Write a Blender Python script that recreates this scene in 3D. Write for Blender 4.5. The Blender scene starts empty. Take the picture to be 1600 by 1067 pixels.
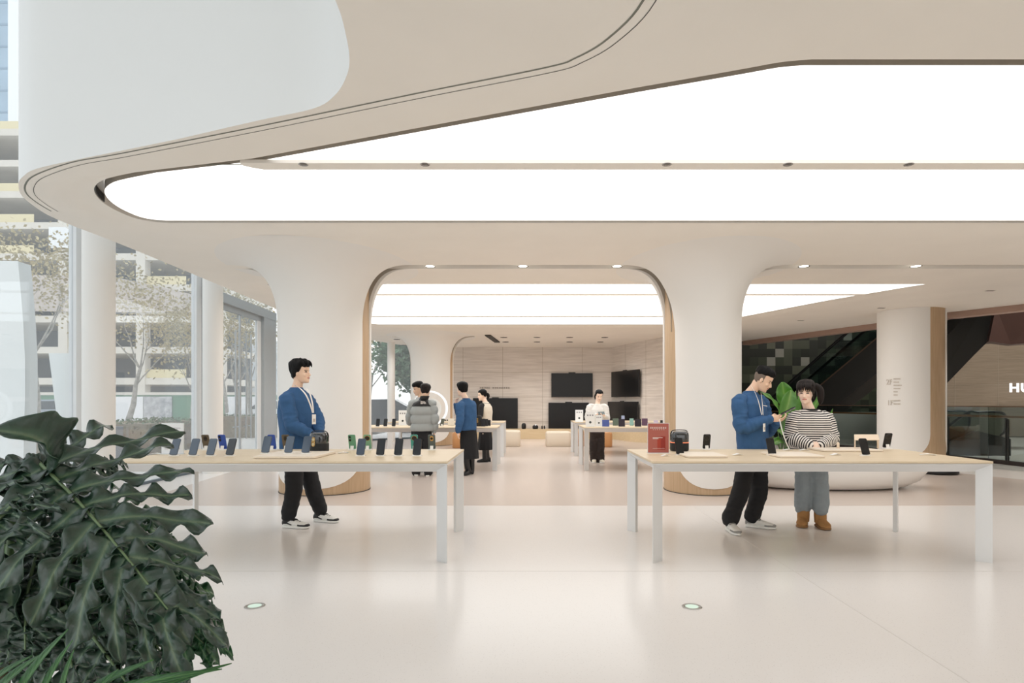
import bpy, bmesh, math, random
import numpy as np
from mathutils import Vector, Matrix, noise
PI = math.pi
random.seed(7)
S = bpy.context.scene
COL = S.collection
# ---------------------------------------------------------------- camera
EYE, FOC, CX, CY = 1.35, 960.0, 826.0, 628.0      # eye height, focal length and centre of projection of the 1600x1067 frame
cam = bpy.data.cameras.new('camera')
cam.sensor_fit = 'HORIZONTAL'
cam.sensor_width = 36.0
cam.lens = 36.0 * FOC / 1600.0
cam.shift_x = (800.0 - CX) / 1600.0
cam.shift_y = (CY - 533.5) / 1600.0
cam.clip_start = 0.05
cam.clip_end = 400
camo = bpy.data.objects.new('camera', cam)
COL.objects.link(camo)
camo.location = (0, 0, EYE)
camo.rotation_euler = (PI / 2, 0, 0)
S.camera = camo
# ---------------------------------------------------------------- sky, exposure
w = bpy.data.worlds.new('overcast_sky')
S.world = w
w.use_nodes = True
nt = w.node_tree
bg = nt.nodes['Background']
tc = nt.nodes.new('ShaderNodeTexCoord')
sep = nt.nodes.new('ShaderNodeSeparateXYZ')
rmp = nt.nodes.new('ShaderNodeValToRGB')
rmp.color_ramp.elements[0].position = 0.0
rmp.color_ramp.elements[0].color = (1.0, 0.99, 0.975, 1)
rmp.color_ramp.elements[1].position = 0.7
rmp.color_ramp.elements[1].color = (0.93, 0.97, 1.0, 1)
nt.links.new(tc.outputs['Generated'], sep.inputs[0])
nt.links.new(sep.outputs['Z'], rmp.inputs[0])
nt.links.new(rmp.outputs[0], bg.inputs['Color'])
SKY_STRENGTH = 1.32
PANEL_STRENGTH = (1.42, 1.85)
bg.inputs['Strength'].default_value = SKY_STRENGTH
S.view_settings.view_transform = 'Standard'
S.view_settings.look = 'None'
S.view_settings.exposure = 0.38
S.view_settings.gamma = 1.0
S.view_settings.use_curve_mapping = False
S.cycles.max_bounces = 10
S.cycles.diffuse_bounces = 6
S.cycles.glossy_bounces = 4
S.cycles.transparent_max_bounces = 16
S.cycles.caustics_reflective = False
S.cycles.caustics_refractive = False
S.cycles.sample_clamp_indirect = 6.0
S.cycles.use_denoising = True

# ---------------------------------------------------------------- helpers
def at(px, py, Y):
    """point at depth Y that projects to px,py of the photograph"""
    return Vector(((px - CX) * Y / FOC, Y, EYE - (py - CY) * Y / FOC))
def plan(px, py, z):
    """plan position of a point of the horizontal plane z"""
    Y = (z - EYE) * FOC / (CY - py)
    return ((px - CX) * Y / FOC, Y)
def lin(c):
    c = c / 255.0
    return c / 12.92 if c <= 0.04045 else ((c + 0.055) / 1.055) ** 2.4
def rgb(c):
    return (lin(c[0]), lin(c[1]), lin(c[2]), 1.0)
MATS = {}
def mat(name, c=(200, 200, 200), rough=0.5, metal=0.0, spec=0.5, noise_amt=0.0, noise_scale=8.0, bump=0.0, bump_scale=30.0,
        stretch=(1, 1, 1), coat=0.0, trans=0.0, c2=None, emit=None, emit_s=0.0, sss=0.0, wave=None):
    if name in MATS:
        return MATS[name]
    m = bpy.data.materials.new(name)
    m.use_nodes = True
    n = m.node_tree
    b = n.nodes['Principled BSDF']
    b.inputs['Base Color'].default_value = rgb(c)
    b.inputs['Roughness'].default_value = rough
    b.inputs['Metallic'].default_value = metal
    b.inputs['Specular IOR Level'].default_value = spec
    b.inputs['Coat Weight'].default_value = coat
    if trans:
        b.inputs['Transmission Weight'].default_value = trans
    if emit:
        b.inputs['Emission Color'].default_value = rgb(emit)
        b.inputs['Emission Strength'].default_value = emit_s
    if sss:
        b.inputs['Subsurface Weight'].default_value = sss
        b.inputs['Subsurface Radius'].default_value = (0.01, 0.004, 0.002)
        b.inputs['Subsurface Scale'].default_value = 0.3
    if noise_amt or bump or c2:
        t = n.nodes.new('ShaderNodeTexCoord')
        mp = n.nodes.new('ShaderNodeMapping')
        mp.inputs['Scale'].default_value = stretch
        n.links.new(t.outputs['Object'], mp.inputs[0])
        if noise_amt or c2:
            nz = n.nodes.new('ShaderNodeTexNoise')
            nz.inputs['Scale'].default_value = noise_scale
            nz.inputs['Detail'].default_value = 5
            n.links.new(mp.outputs[0], nz.inputs[0])
            r = n.nodes.new('ShaderNodeValToRGB')
            k = c2 if c2 else tuple(max(0, v * (1 - noise_amt)) for v in c)
            r.color_ramp.elements[0].color = rgb(k)
            r.color_ramp.elements[1].color = rgb(c)
            r.color_ramp.elements[0].position = 0.3
            r.color_ramp.elements[1].position = 0.7
            n.links.new(nz.outputs['Fac'], r.inputs[0])
            n.links.new(r.outputs[0], b.inputs['Base Color'])
        if bump:
            nb = n.nodes.new('ShaderNodeTexNoise')
            nb.inputs['Scale'].default_value = bump_scale
            nb.inputs['Detail'].default_value = 4
            n.links.new(mp.outputs[0], nb.inputs[0])
            bp = n.nodes.new('ShaderNodeBump')
            bp.inputs['Strength'].default_value = bump
            bp.inputs['Distance'].default_value = 0.01
            n.links.new(nb.outputs['Fac'], bp.inputs['Height'])
            n.links.new(bp.outputs[0], b.inputs['Normal'])
    MATS[name] = m
    return m
def emat(name, c, s):
    m = bpy.data.materials.new(name)
    m.use_nodes = True
    n = m.node_tree
    n.nodes.remove(n.nodes['Principled BSDF'])
    e = n.nodes.new('ShaderNodeEmission')
    e.inputs[0].default_value = rgb(c)
    e.inputs[1].default_value = s
    n.links.new(e.outputs[0], n.nodes['Material Output'].inputs[0])
    MATS[name] = m
    return m
def glass_mat(name, tint, refl=0.5, base=0.03, haze_veil=0.0):
    m = bpy.data.materials.new(name)
    m.use_nodes = True
    n = m.node_tree
    n.nodes.remove(n.nodes['Principled BSDF'])
    tr = n.nodes.new('ShaderNodeBsdfTransparent')
    tr.inputs[0].default_value = rgb(tint)
    gl = n.nodes.new('ShaderNodeBsdfGlossy')
    gl.inputs['Roughness'].default_value = 0.01
    gl.inputs[0].default_value = (0.9, 0.95, 1, 1)
    lw = n.nodes.new('ShaderNodeLayerWeight')
    lw.inputs[0].default_value = 0.5
    pw = n.nodes.new('ShaderNodeMath'); pw.operation = 'POWER'; pw.inputs[1].default_value = 4.0
    ma = n.nodes.new('ShaderNodeMath'); ma.operation = 'MULTIPLY_ADD'
    ma.inputs[1].default_value = refl
    ma.inputs[2].default_value = base
    n.links.new(lw.outputs['Facing'], pw.inputs[0])
    n.links.new(pw.outputs[0], ma.inputs[0])
    mx = n.nodes.new('ShaderNodeMixShader')
    n.links.new(ma.outputs[0], mx.inputs[0])
    n.links.new(tr.outputs[0], mx.inputs[1])
    n.links.new(gl.outputs[0], mx.inputs[2])
    last = mx
    if haze_veil:  # pale translucent mix stands in for haze over the view
        df = n.nodes.new('ShaderNodeBsdfTranslucent')
        df.inputs[0].default_value = (0.92, 0.95, 0.97, 1)
        m2 = n.nodes.new('ShaderNodeMixShader')
        m2.inputs[0].default_value = haze_veil
        n.links.new(mx.outputs[0], m2.inputs[1])
        n.links.new(df.outputs[0], m2.inputs[2])
        last = m2
    n.links.new(last.outputs[0], n.nodes['Material Output'].inputs[0])
    MATS[name] = m
    return m

def V(*a):
    return Vector(a)
class MB:
    """collects shapes and links them as ONE mesh object"""
    def __init__(self):
        self.v, self.f, self.m, self.s, self.uv = [], [], [], [], {}
    def add(self, vs, fs, mi=0, smooth=False):
        o = len(self.v)
        self.v += [tuple(p) for p in vs]
        for f in fs:
            self.f.append([i + o for i in f])
            self.m.append(mi)
            self.s.append(smooth)
        return o
    def box(self, a, b, mi=0):
        x0, y0, z0 = a
        x1, y1, z1 = b
        self.add([(x0, y0, z0), (x1, y0, z0), (x1, y1, z0), (x0, y1, z0), (x0, y0, z1), (x1, y0, z1), (x1, y1, z1), (x0, y1, z1)],
                 [(0, 3, 2, 1), (4, 5, 6, 7), (0, 1, 5, 4), (1, 2, 6, 5), (2, 3, 7, 6), (3, 0, 4, 7)], mi)
        return self
    def obox(self, c, ax, ay, az, mi=0):
        """oriented box: centre and three half-axis vectors"""
        c, ax, ay, az = Vector(c), Vector(ax), Vector(ay), Vector(az)
        p = [c + ax * i + ay * j + az * k for k in (-1, 1) for i, j in ((-1, -1), (1, -1), (1, 1), (-1, 1))]
        self.add(p, [(0, 3, 2, 1), (4, 5, 6, 7), (0, 1, 5, 4), (1, 2, 6, 5), (2, 3, 7, 6), (3, 0, 4, 7)], mi)
        return self
    def extr(self, poly, vec, mi=0, smooth=False):
        n = len(poly)
        vec = Vector(vec)
        a = [Vector(p) for p in poly]
        vs = a + [p + vec for p in a]
        self.add(vs, [tuple(range(n))[::-1], tuple(range(n, 2 * n))], mi)
        self.add(vs, [(i, (i + 1) % n, (i + 1) % n + n, i + n) for i in range(n)], mi, smooth)
        return self
    def prism(self, poly, z0, z1, mi=0, smooth=False):
        return self.extr([(x, y, z0) for x, y in poly], (0, 0, z1 - z0), mi, smooth)
    def loft(self, rings, mi=0, caps=True, closed=True, smooth=True):
        n = len(rings[0])
        vs = [p for r in rings for p in r]
        fs = []
        m = n if closed else n - 1
        for j in range(len(rings) - 1):
            for i in range(m):
                k = (i + 1) % n
                fs.append((j * n + i, j * n + k, (j + 1) * n + k, (j + 1) * n + i))
        self.add(vs, fs, mi, smooth)
        if caps and closed:
            self.add(rings[0], [tuple(range(n))[::-1]], mi)
            self.add(rings[-1], [tuple(range(n))], mi)
        return self
    def lathe(self, prof, c=(0, 0, 0), n=32, mi=0, caps=True, smooth=True, sx=1.0, sy=1.0):
        rings = [[(c[0] + r * sx * math.cos(2 * PI * i / n), c[1] + r * sy * math.sin(2 * PI * i / n), c[2] + z) for i in range(n)] for r, z in prof]
        return self.loft(rings, mi, caps, True, smooth)
    def tube(self, pts, r, n=8, mi=0, caps=True):
        pts = [Vector(p) for p in pts]
        if not isinstance(r, (list, tuple)):
            r = [r] * len(pts)
        rings = []
        t0 = (pts[1] - pts[0]).normalized()
        ref = Vector((0, 0, 1)) if abs(t0.z) < 0.9 else Vector((0, 1, 0))
        u = t0.cross(ref).normalized()
        for i, p in enumerate(pts):
            t = (pts[min(i + 1, len(pts) - 1)] - pts[max(i - 1, 0)]).normalized()
            u = (u - t * u.dot(t)).normalized()
            v = t.cross(u)
            rings.append([p + (u * math.cos(2 * PI * k / n) + v * math.sin(2 * PI * k / n)) * r[i] for k in range(n)])
        return self.loft(rings, mi, caps)
    def ell(self, c, rx, ry=None, rz=None, n=16, m=10, mi=0, axes=None):
        ry = ry or rx
        rz = rz or rx
        ax = axes or (Vector((1, 0, 0)), Vector((0, 1, 0)), Vector((0, 0, 1)))
        c = Vector(c)
        rings = []
        for j in range(m + 1):
            a = -PI / 2 + PI * (0.02 + 0.96 * j / m)
            rings.append([c + ax[0] * rx * math.cos(a) * math.cos(2 * PI * i / n) + ax[1] * ry * math.cos(a) * math.sin(2 * PI * i / n) + ax[2] * rz * math.sin(a) for i in range(n)])
        return self.loft(rings, mi)
    def rrect(self, w_, h_, r, d, c=(0, 0, 0), mi=0, n=5):
        """rounded rectangle w x h in local XZ, depth d along Y, centred on c"""
        poly = rr(w_, h_, r, n)
        self.extr([(c[0] + x, c[1] + d / 2, c[2] + z) for x, z in poly], (0, -d, 0), mi)
        return self
    def build(self, name, mats=None, parent=None, world=True, bevel=0.0, smooth_angle=None, origin=None):
        me = bpy.data.meshes.new(name)
        off = Vector((0, 0, 0))
        if parent is not None and world:
            p = parent
            while p is not None:
                off += p.location
                p = p.parent
        if origin is not None:
            off = off + Vector(origin) if parent is None else off
        me.from_pydata([(x - off.x, y - off.y, z - off.z) for x, y, z in self.v], [], self.f)
        if mats is not None:
            for m in (mats if isinstance(mats, (list, tuple)) else [mats]):
                me.materials.append(m)
        me.polygons.foreach_set('material_index', self.m)
        me.polygons.foreach_set('use_smooth', self.s)
        me.update()
        me.validate()
        o = bpy.data.objects.new(name, me)
        COL.objects.link(o)
        if parent is not None:
            o.parent = parent
        if origin is not None and parent is None:
            o.location = origin
        if bevel:
            b = o.modifiers.new('edge', 'BEVEL')
            b.width = bevel
            b.segments = 2
            b.limit_method = 'ANGLE'
        return o
def rr(w_, h_, r, n=5):
    out = []
    for cx, cy, a0 in ((w_ / 2 - r, h_ / 2 - r, 0), (-w_ / 2 + r, h_ / 2 - r, 90), (-w_ / 2 + r, -h_ / 2 + r, 180), (w_ / 2 - r, -h_ / 2 + r, 270)):
        for i in range(n + 1):
            a = math.radians(a0 + 90 * i / n)
            out.append((cx + r * math.cos(a), cy + r * math.sin(a)))
    return out
def tag(o, label=None, cat=None, group=None, kind=None):
    if label: o['label'] = label
    if cat: o['category'] = cat
    if group: o['group'] = group
    if kind: o['kind'] = kind
    return o
def thing(name, label, cat, loc=(0, 0, 0), rz=0.0, group=None, kind=None):
    o = bpy.data.objects.new(name, None)
    o.empty_display_size = 0.1
    COL.objects.link(o)
    o.location = loc
    o.rotation_euler = (0, 0, rz)
    return tag(o, label, cat, group, kind)
def structure(o, label=None):
    o['kind'] = 'structure'
    if label: o['label'] = label
    return o
def copy_tree(o, parent=None):
    c = o.copy()
    COL.objects.link(c)
    if parent is not None:
        c.parent = parent
    for ch in list(o.children):
        copy_tree(ch, c)
    return c
def catmull(pts, k=6, closed=False):
    out = []
    n = len(pts)
    rng = range(n if closed else n - 1)
    for i in rng:
        p0 = pts[(i - 1) % n] if closed else pts[max(i - 1, 0)]
        p1, p2 = pts[i], pts[(i + 1) % n]
        p3 = pts[(i + 2) % n] if closed else pts[min(i + 2, n - 1)]
        for j in range(k):
            t = j / k
            out.append(tuple(0.5 * (2 * b + (c - a) * t + (2 * a - 5 * b + 4 * c - d) * t * t + (3 * b - a - 3 * c + d) * t ** 3) for a, b, c, d in zip(p0, p1, p2, p3)))
    if not closed:
        out.append(tuple(pts[-1]))
    return out
def area2(poly):
    return 0.5 * sum(poly[i][0] * poly[(i + 1) % len(poly)][1] - poly[(i + 1) % len(poly)][0] * poly[i][1] for i in range(len(poly)))
def offset2(poly, d, wt=None):
    """offset a closed plan polygon outward by d"""
    n = len(poly)
    sg = 1 if area2(poly) > 0 else -1
    out = []
    for i in range(n):
        a, b, c = Vector(poly[i - 1]), Vector(poly[i]), Vector(poly[(i + 1) % n])
        e1, e2 = (b - a).normalized(), (c - b).normalized()
        n1, n2 = Vector((e1.y, -e1.x)) * sg, Vector((e2.y, -e2.x)) * sg
        m = n1 + n2
        l = m.length
        m = m / l if l > 1e-6 else n1
        q = b + m * (d * (wt[i] if wt else 1.0)) / max(0.35, m.dot(n1))
        out.append((q.x, q.y))
    return out
def fill_plan(polys, z, up=False):
    """flat triangulated face at height z with the first polygon as outline and the rest as holes"""
    bm = bmesh.new()
    es = []
    for poly in polys:
        vs = [bm.verts.new((x, y, z)) for x, y in poly]
        for i in range(len(vs)):
            es.append(bm.edges.new((vs[i], vs[(i + 1) % len(vs)])))
    bmesh.ops.triangle_fill(bm, use_beauty=True, use_dissolve=False, edges=es)
    bm.verts.index_update()
    vs = [v.co.copy() for v in bm.verts]
    fs = []
    for f in bm.faces:
        ids = [v.index for v in f.verts]
        if (f.normal.z > 0) != up:
            ids = ids[::-1]
        fs.append(ids)
    bm.free()
    return vs, fs
def smooth_noise_mesh(o, amp, sc, seed=0.0, aniso=(1, 1, 1)):
    me = o.data
    n = len(me.vertices)
    for v in me.vertices:
        p = v.co
        d = noise.noise(Vector((p.x * sc * aniso[0] + seed, p.y * sc * aniso[1], p.z * sc * aniso[2])))
        v.co = p + v.normal * d * amp
    me.update()
def voxel(o, size, smooth=4):
    """union of the closed shells of a mesh into one continuous skin"""
    m = o.modifiers.new('r', 'REMESH')
    m.mode = 'VOXEL'
    m.voxel_size = size
    if smooth:
        k = o.modifiers.new('s', 'SMOOTH')
        k.iterations = smooth
        k.factor = 0.5
    dg = bpy.context.evaluated_depsgraph_get()
    me = bpy.data.meshes.new_from_object(o.evaluated_get(dg))
    old = o.data
    mats = list(old.materials)
    nm = old.name
    o.modifiers.clear()
    o.data = me
    bpy.data.meshes.remove(old)
    me.name = nm
    me.materials.clear()
    for x in mats:
        me.materials.append(x)
    me.polygons.foreach_set('use_smooth', [True] * len(me.polygons))
    me.polygons.foreach_set('material_index', [0] * len(me.polygons))
    me.update()
    return o

# ---------------------------------------------------------------- materials
def stone_mat():
    m = mat('travertine_panels', (216, 209, 202), 0.55)
    n = m.node_tree
    b = n.nodes['Principled BSDF']
    t = n.nodes.new('ShaderNodeTexCoord')
    mp = n.nodes.new('ShaderNodeMapping')
    mp.inputs['Scale'].default_value = (0.5, 0.5, 9)
    nz = n.nodes.new('ShaderNodeTexNoise')
    nz.inputs['Scale'].default_value = 2.2
    nz.inputs['Detail'].default_value = 8
    r = n.nodes.new('ShaderNodeValToRGB')
    r.color_ramp.elements[0].position = 0.3
    r.color_ramp.elements[0].color = rgb((206, 198, 190))
    r.color_ramp.elements[1].position = 0.72
    r.color_ramp.elements[1].color = rgb((229, 222, 215))
    n.links.new(t.outputs['Object'], mp.inputs[0])
    n.links.new(mp.outputs[0], nz.inputs[0])
    n.links.new(nz.outputs['Fac'], r.inputs[0])
    n.links.new(r.outputs[0], b.inputs['Base Color'])
    return m
def terrazzo(name, base, chips, rough, amt):
    m = mat(name, base, rough, spec=0.22)
    n = m.node_tree
    b = n.nodes['Principled BSDF']
    t = n.nodes.new('ShaderNodeTexCoord')
    vo = n.nodes.new('ShaderNodeTexVoronoi')
    vo.inputs['Scale'].default_value = 70
    nz = n.nodes.new('ShaderNodeTexNoise')
    nz.inputs['Scale'].default_value = 140
    r = n.nodes.new('ShaderNodeValToRGB')
    r.color_ramp.elements[0].position = 0.10
    r.color_ramp.elements[0].color = (1, 1, 1, 1)
    r.color_ramp.elements[1].position = 0.22
    r.color_ramp.elements[1].color = (0, 0, 0, 1)
    mu = n.nodes.new('ShaderNodeMath'); mu.operation = 'MULTIPLY'
    m3 = n.nodes.new('ShaderNodeMath'); m3.operation = 'MULTIPLY'; m3.inputs[1].default_value = amt
    mx = n.nodes.new('ShaderNodeMix'); mx.data_type = 'RGBA'
    mx.inputs['A'].default_value = rgb(base)
    mx.inputs['B'].default_value = rgb(chips)
    n.links.new(t.outputs['Object'], vo.inputs['Vector'])
    n.links.new(t.outputs['Object'], nz.inputs['Vector'])
    n.links.new(vo.outputs['Distance'], r.inputs[0])
    n.links.new(r.outputs[0], mu.inputs[0])
    n.links.new(nz.outputs['Fac'], mu.inputs[1])
    n.links.new(mu.outputs[0], m3.inputs[0])
    n.links.new(m3.outputs[0], mx.inputs['Factor'])
    n.links.new(mx.outputs['Result'], b.inputs['Base Color'])
    return m
M_CEIL = mat('warm_white_plaster', (242, 237, 229), 0.6, noise_amt=0.015, noise_scale=1.5)
M_WHITE = mat('white_plaster', (236, 234, 230), 0.55)
M_FASCIA = mat('cool_white_fascia', (233, 234, 233), 0.5)
M_GREYREC = mat('recess_grey', (170, 162, 150), 0.7)
M_DARK = mat('dark_gap', (62, 60, 56), 0.7)
M_SEAM = mat('seam_grey_green', (120, 122, 112), 0.6)
M_FLOOR = terrazzo('white_terrazzo', (231, 227, 224), (172, 164, 158), 0.2, 0.6)
M_BEIGE = terrazzo('beige_terrazzo', (207, 195, 187), (184, 170, 158), 0.22, 0.5)
M_WOOD = mat('oak_veneer', (203, 176, 144), 0.5, c2=(188, 160, 127), noise_scale=6, stretch=(6, 6, 0.35))
M_WOODTOP = mat('light_oak_top', (226, 208, 180), 0.38, c2=(214, 194, 163), noise_scale=5, stretch=(0.5, 9, 1))
M_WOODLT = mat('pale_oak', (214, 194, 160), 0.5, c2=(204, 182, 146), noise_scale=5, stretch=(0.4, 4, 6))
M_STONE = stone_mat()
M_ALU = mat('white_aluminium', (222, 222, 221), 0.38, 0.25)
M_STEEL = mat('brushed_steel', (186, 192, 196), 0.35, 0.35, noise_amt=0.06, noise_scale=20, stretch=(1, 1, 30))
M_FRAME = mat('white_metal', (233, 236, 238), 0.4)
M_GASKET = mat('slate_gasket', (84, 97, 106), 0.5)
M_GLASS = glass_mat('window_glass', (241, 243, 244), 0.45, 0.03, 0.08)
M_BALGLASS = glass_mat('balustrade_glass', (214, 224, 224), 0.5, 0.05)
M_PANEL = [emat('luminous_ceiling', (255, 252, 248), PANEL_STRENGTH[0]), emat('luminous_ceiling_far', (255, 252, 247), PANEL_STRENGTH[1])]
M_LAMP = emat('lamp_lens', (255, 248, 235), 3.0)
M_CHROME = mat('chrome', (190, 190, 190), 0.2, 1.0)
M_BLACK = mat('black_plastic', (24, 24, 26), 0.4)
M_SCREEN = mat('black_glass_screen', (14, 16, 19), 0.12, spec=0.6)
M_TVSCREEN = mat('tv_screen', (13, 14, 17), 0.3, spec=0.4)
# ---------------------------------------------------------------- floor
ZC = 3.40
def C(px, py, z=ZC): return plan(px, py, z)
m = MB()
m.add([(-6.35, -9, 0), (26, -9, 0), (26, 32, 0), (-6.35, 32, 0)], [(0, 1, 2, 3)])
m.add([(-6.35, -9, -0.25), (26, -9, -0.25), (26, 32, -0.25), (-6.35, 32, -0.25)], [(3, 2, 1, 0)])
fl = structure(m.build('floor', M_FLOOR), 'glossy white terrazzo floor')
m = MB()
m.prism([(-5.28, 8.0), (9.75, 8.0), (8.39, 11.1), (5.0, 19.2), (3.4, 23.0), (-6.3, 23.0), (-6.3, 17.0), (-5.69, 11.4)], 0.0, 0.003)
structure(m.build('floor_inlay', M_BEIGE), 'beige terrazzo floor of the display hall')
m = MB()
m.box((2.118, -4, 0.0), (2.122, 8.0, 0.0012))
m.box((-0.002 - 6.2, 4.9, 0), (9.5, 4.903, 0.0012))  # cross line draws the edge of a floor reflection
structure(m.build('trim_5', mat('joint_and_reflection', (205, 200, 194), 0.4)), 'thin joint line and painted reflection edge in the white floor')
for px, py, s in ((398, 947, 'left'), (1081, 948, 'right')):
    Y = FOC * EYE / (py - CY)
    X = (px - CX) * Y / FOC
    t = thing('floor_uplight', ('round steel floor uplight with green lens near the leafy plant' if s == 'left' else 'round steel floor uplight with green lens in front of the striped shirt couple table'), 'floor light', (X, Y, 0), group='recessed floor lights')
    MB().lathe([(0.044, 0.001), (0.044, 0.004), (0.062, 0.004), (0.066, 0.001)], (0, 0, 0), 32, 0, False).build('rim', mat('uplight_steel', (172, 170, 166), 0.3, 0.6), t, False)
    MB().lathe([(0.045, 0.0), (0.045, 0.0025)], (0, 0, 0), 32).build('lens', mat('uplight_lens', (208, 228, 216), 0.15, emit=(200, 232, 214), emit_s=0.25), t, False)
# ---------------------------------------------------------------- ceiling with its openings
void_edge = [(-0.97, -7.0), (-0.97, 1.5)] + [C(*p) for p in ((525, 0), (536, 35), (546, 88), (541, 120), (522, 150), (488, 170), (400, 189), (262, 221), (112, 251))]
tip = catmull([C(*p) for p in ((262, 221), (112, 251), (56, 264), (38, 274), (29, 286), (33, 304), (49, 319), (75, 336), (112, 352), (172, 375), (229, 398))], 5)
curve_a = catmull([C(*p) for p in ((526, 5), (536, 35), (546, 88), (541, 120), (522, 150), (488, 170), (400, 189), (262, 221))], 5)
left_line = [C(433, 483), (-5.75, 19.0), (-4.7, 21.9), (-3.7, 23.3)]
edge = [(-0.97, -7.0), (-0.97, 1.5)] + curve_a[:-1] + tip[2:] + left_line
outer = edge + [(6.2, 23.3), C(1160, 533), C(1369, 505), C(1477, 488.5), C(1600, 475), (12.6, 7.2), (12.6, -7.0)]
RISE = 0.03
ZH = ZC + RISE
def H(px, py): return plan(px, py, ZH)
hole1 = [(8.2, H(1250, 91)[1]), H(1500, 91), H(1340, 91)] + catmull([H(*p) for p in ((1265, 91), (1220, 95), (1170, 104), (1120, 113))], 4)[:-1] + [H(1000, 134), H(700, 189.5), H(400, 245), H(231, 265)] + \
    catmull([H(*p) for p in ((185, 274.5), (163, 280.5), (150, 289), (147, 298), (153, 309), (166, 320), (186, 331), (212, 341), (240, 346.5), (265, 348.3))], 4) + [H(400, 348.3), H(900, 348.3), (8.2, H(900, 348.3)[1])]
hole2 = [H(417, 444), H(432, 452.5), (-4.55, H(0, 507)[1] - 0.6), (-4.0, H(0, 507)[1]), (3.9, H(0, 507)[1]), (4.55, H(0, 500.5)[1])] + [H(1160, 495), H(1300, 468.5), H(1420, 448.5), H(1450, 444)]
if area2(hole2) < 0: hole2 = hole2[::-1]
if area2(hole1) < 0: hole1 = hole1[::-1]
slot = [(-3.95, 9.20), (11.5, 9.20), (11.5, 9.45), (-3.98, 9.45), (-4.07, 9.40), (-4.12, 9.32), (-4.07, 9.24)]
slot_b = [(-3.9, 19.12), (-1.7, 19.12), (-1.7, 19.35), (-3.9, 19.35)]
ROLL = [(0.46, 0.0), (0.40, 0.001), (0.33, 0.005), (0.26, 0.012), (0.19, 0.022), (0.12, 0.029), (0.05, RISE), (0.0, RISE)]
m = MB()
def clamp01(t): return max(0.0, min(1.0, t))
w1 = [max(0.10, clamp01((y - 5.5) / 0.6)) for x, y in hole1]
w2 = [1.0 for p in hole2]
vs, fs = fill_plan([outer, offset2(hole1, 0.46, w1), offset2(hole2, 0.46, w2), slot, slot_b], ZC)
m.add(vs, fs)
for hole, wt in ((hole1, w1), (hole2, w2)):
    m.loft([[(x, y, ZC + dz) for x, y in offset2(hole, d, wt)] for d, dz in ROLL][::-1], 0, False)
structure(m.build('ceiling', M_CEIL), 'warm white ceiling with rounded light openings')
# slab above, edge fascia of the upper floor
m = MB()
n_e = len(edge)
m.loft([[(x, y, ZC + 0.0) for x, y in edge], [(x - 0.0, y, ZC + 0.02) for x, y in edge], [(x, y, 7.6) for x, y in edge]], 0, False, False)
structure(m.build('wall_upper', M_FASCIA), 'white curved fascia of the upper floor edge')
rc = MB()
for hole in (hole1, hole2):
    g = offset2(hole, -0.10)
    rc.loft([[(x, y, ZH) for x, y in hole], [(x, y, ZH + 0.10) for x, y in hole]], 0, False, True, False)
    rc.loft([[(x, y, ZH + 0.10) for x, y in hole], [(x, y, ZH + 0.10) for x, y in g]], 0, False, True, False)
for sl in (slot, slot_b):
    rc.loft([[(x, y, ZC) for x, y in sl], [(x, y, ZC + 0.16) for x, y in sl]], 0, False, True, False)
    v2, f2 = fill_plan([sl], ZC + 0.16)
    rc.add(v2, f2)
structure(rc.build('trim_1', mat('recess_white', (228, 224, 218), 0.6)), 'grey recess around the ceiling openings')
def light_panel(hole, gap, label, z, k):
    o = offset2(hole, -gap)
    p = MB()
    v2, f2 = fill_plan([o], z)
    p.add(v2, f2)
    p.loft([[(x, y, z) for x, y in o], [(x, y, z + 0.09) for x, y in o]], 1, False, True, False)
    ob = p.build('ceiling_light_panel', [M_PANEL[k], M_GREYREC])
    return tag(ob, label, 'ceiling light', 'luminous ceilings')
light_panel(hole1, 0.085, 'large luminous white ceiling above the two front tables', ZH + 0.004, 0)
light_panel(hole2, 0.02, 'luminous white ceiling beyond the two big round columns', ZH + 0.004, 1)
# roof slab hides the sky above the panels
m = MB()
v2, f2 = fill_plan([outer], ZC + 0.45)
m.add(v2, f2)
structure(m.build('ceiling_slab', M_WHITE))
m = MB()
m.box((-6.4, -7.2, 7.6), (13, 24, 7.8))
structure(m.build('ceiling_upper', M_WHITE), 'upper ceiling over the open void')
# light bars across the luminous ceilings with their spotlights
def spot(x, y, z, label, group, rad=0.035, lit=True):
    t = thing('spotlight', label, 'spotlight', (x, y, z), group=group)
    MB().lathe([(rad, 0.0), (rad * 1.25, -0.004), (rad * 1.25, 0.0), ], (0, 0, 0), 20, 0, False).build('rim', M_CHROME, t, False)
    MB().lathe([(rad * 0.98, 0.0), (rad * 0.6, -0.003), (0.001, -0.004)], (0, 0, 0), 20).build('lens', M_LAMP if lit else mat('lens_grey', (110, 105, 100), 0.4), t, False)
    if lit:
        ld = bpy.data.lights.new('spot_beam', 'SPOT'); ld.energy = 45; ld.spot_size = math.radians(120); ld.spot_blend = 1.0; ld.shadow_soft_size = 0.05; ld.color = (1.0, 0.95, 0.9)
        lo = bpy.data.objects.new('spot_beam', ld); COL.objects.link(lo); lo.parent = t; lo.location = (0, 0, -0.03)
    return t
Y0, Y1 = C(0, 255)[1], C(0, 265)[1]
XL = (375 - CX) * Y0 / FOC
m = MB()
m.prism([(XL, Y0), (8.0, Y0), (8.0, Y1), (XL + 0.14, Y1), (XL + 0.05, Y1 - 0.05), (XL, Y0 + 0.05)], ZC, ZC + 0.032)
tag(m.build('light_bar', M_CEIL), 'beige spotlight bar across the front luminous ceiling', 'light bar')
m = MB()
m.box((-3.3, (Y0 + Y1) / 2 + 0.03, ZH - 0.001), (XL, (Y0 + Y1) / 2 + 0.04, ZH + 0.006))
structure(m.build('trim_2', M_SEAM))
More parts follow.
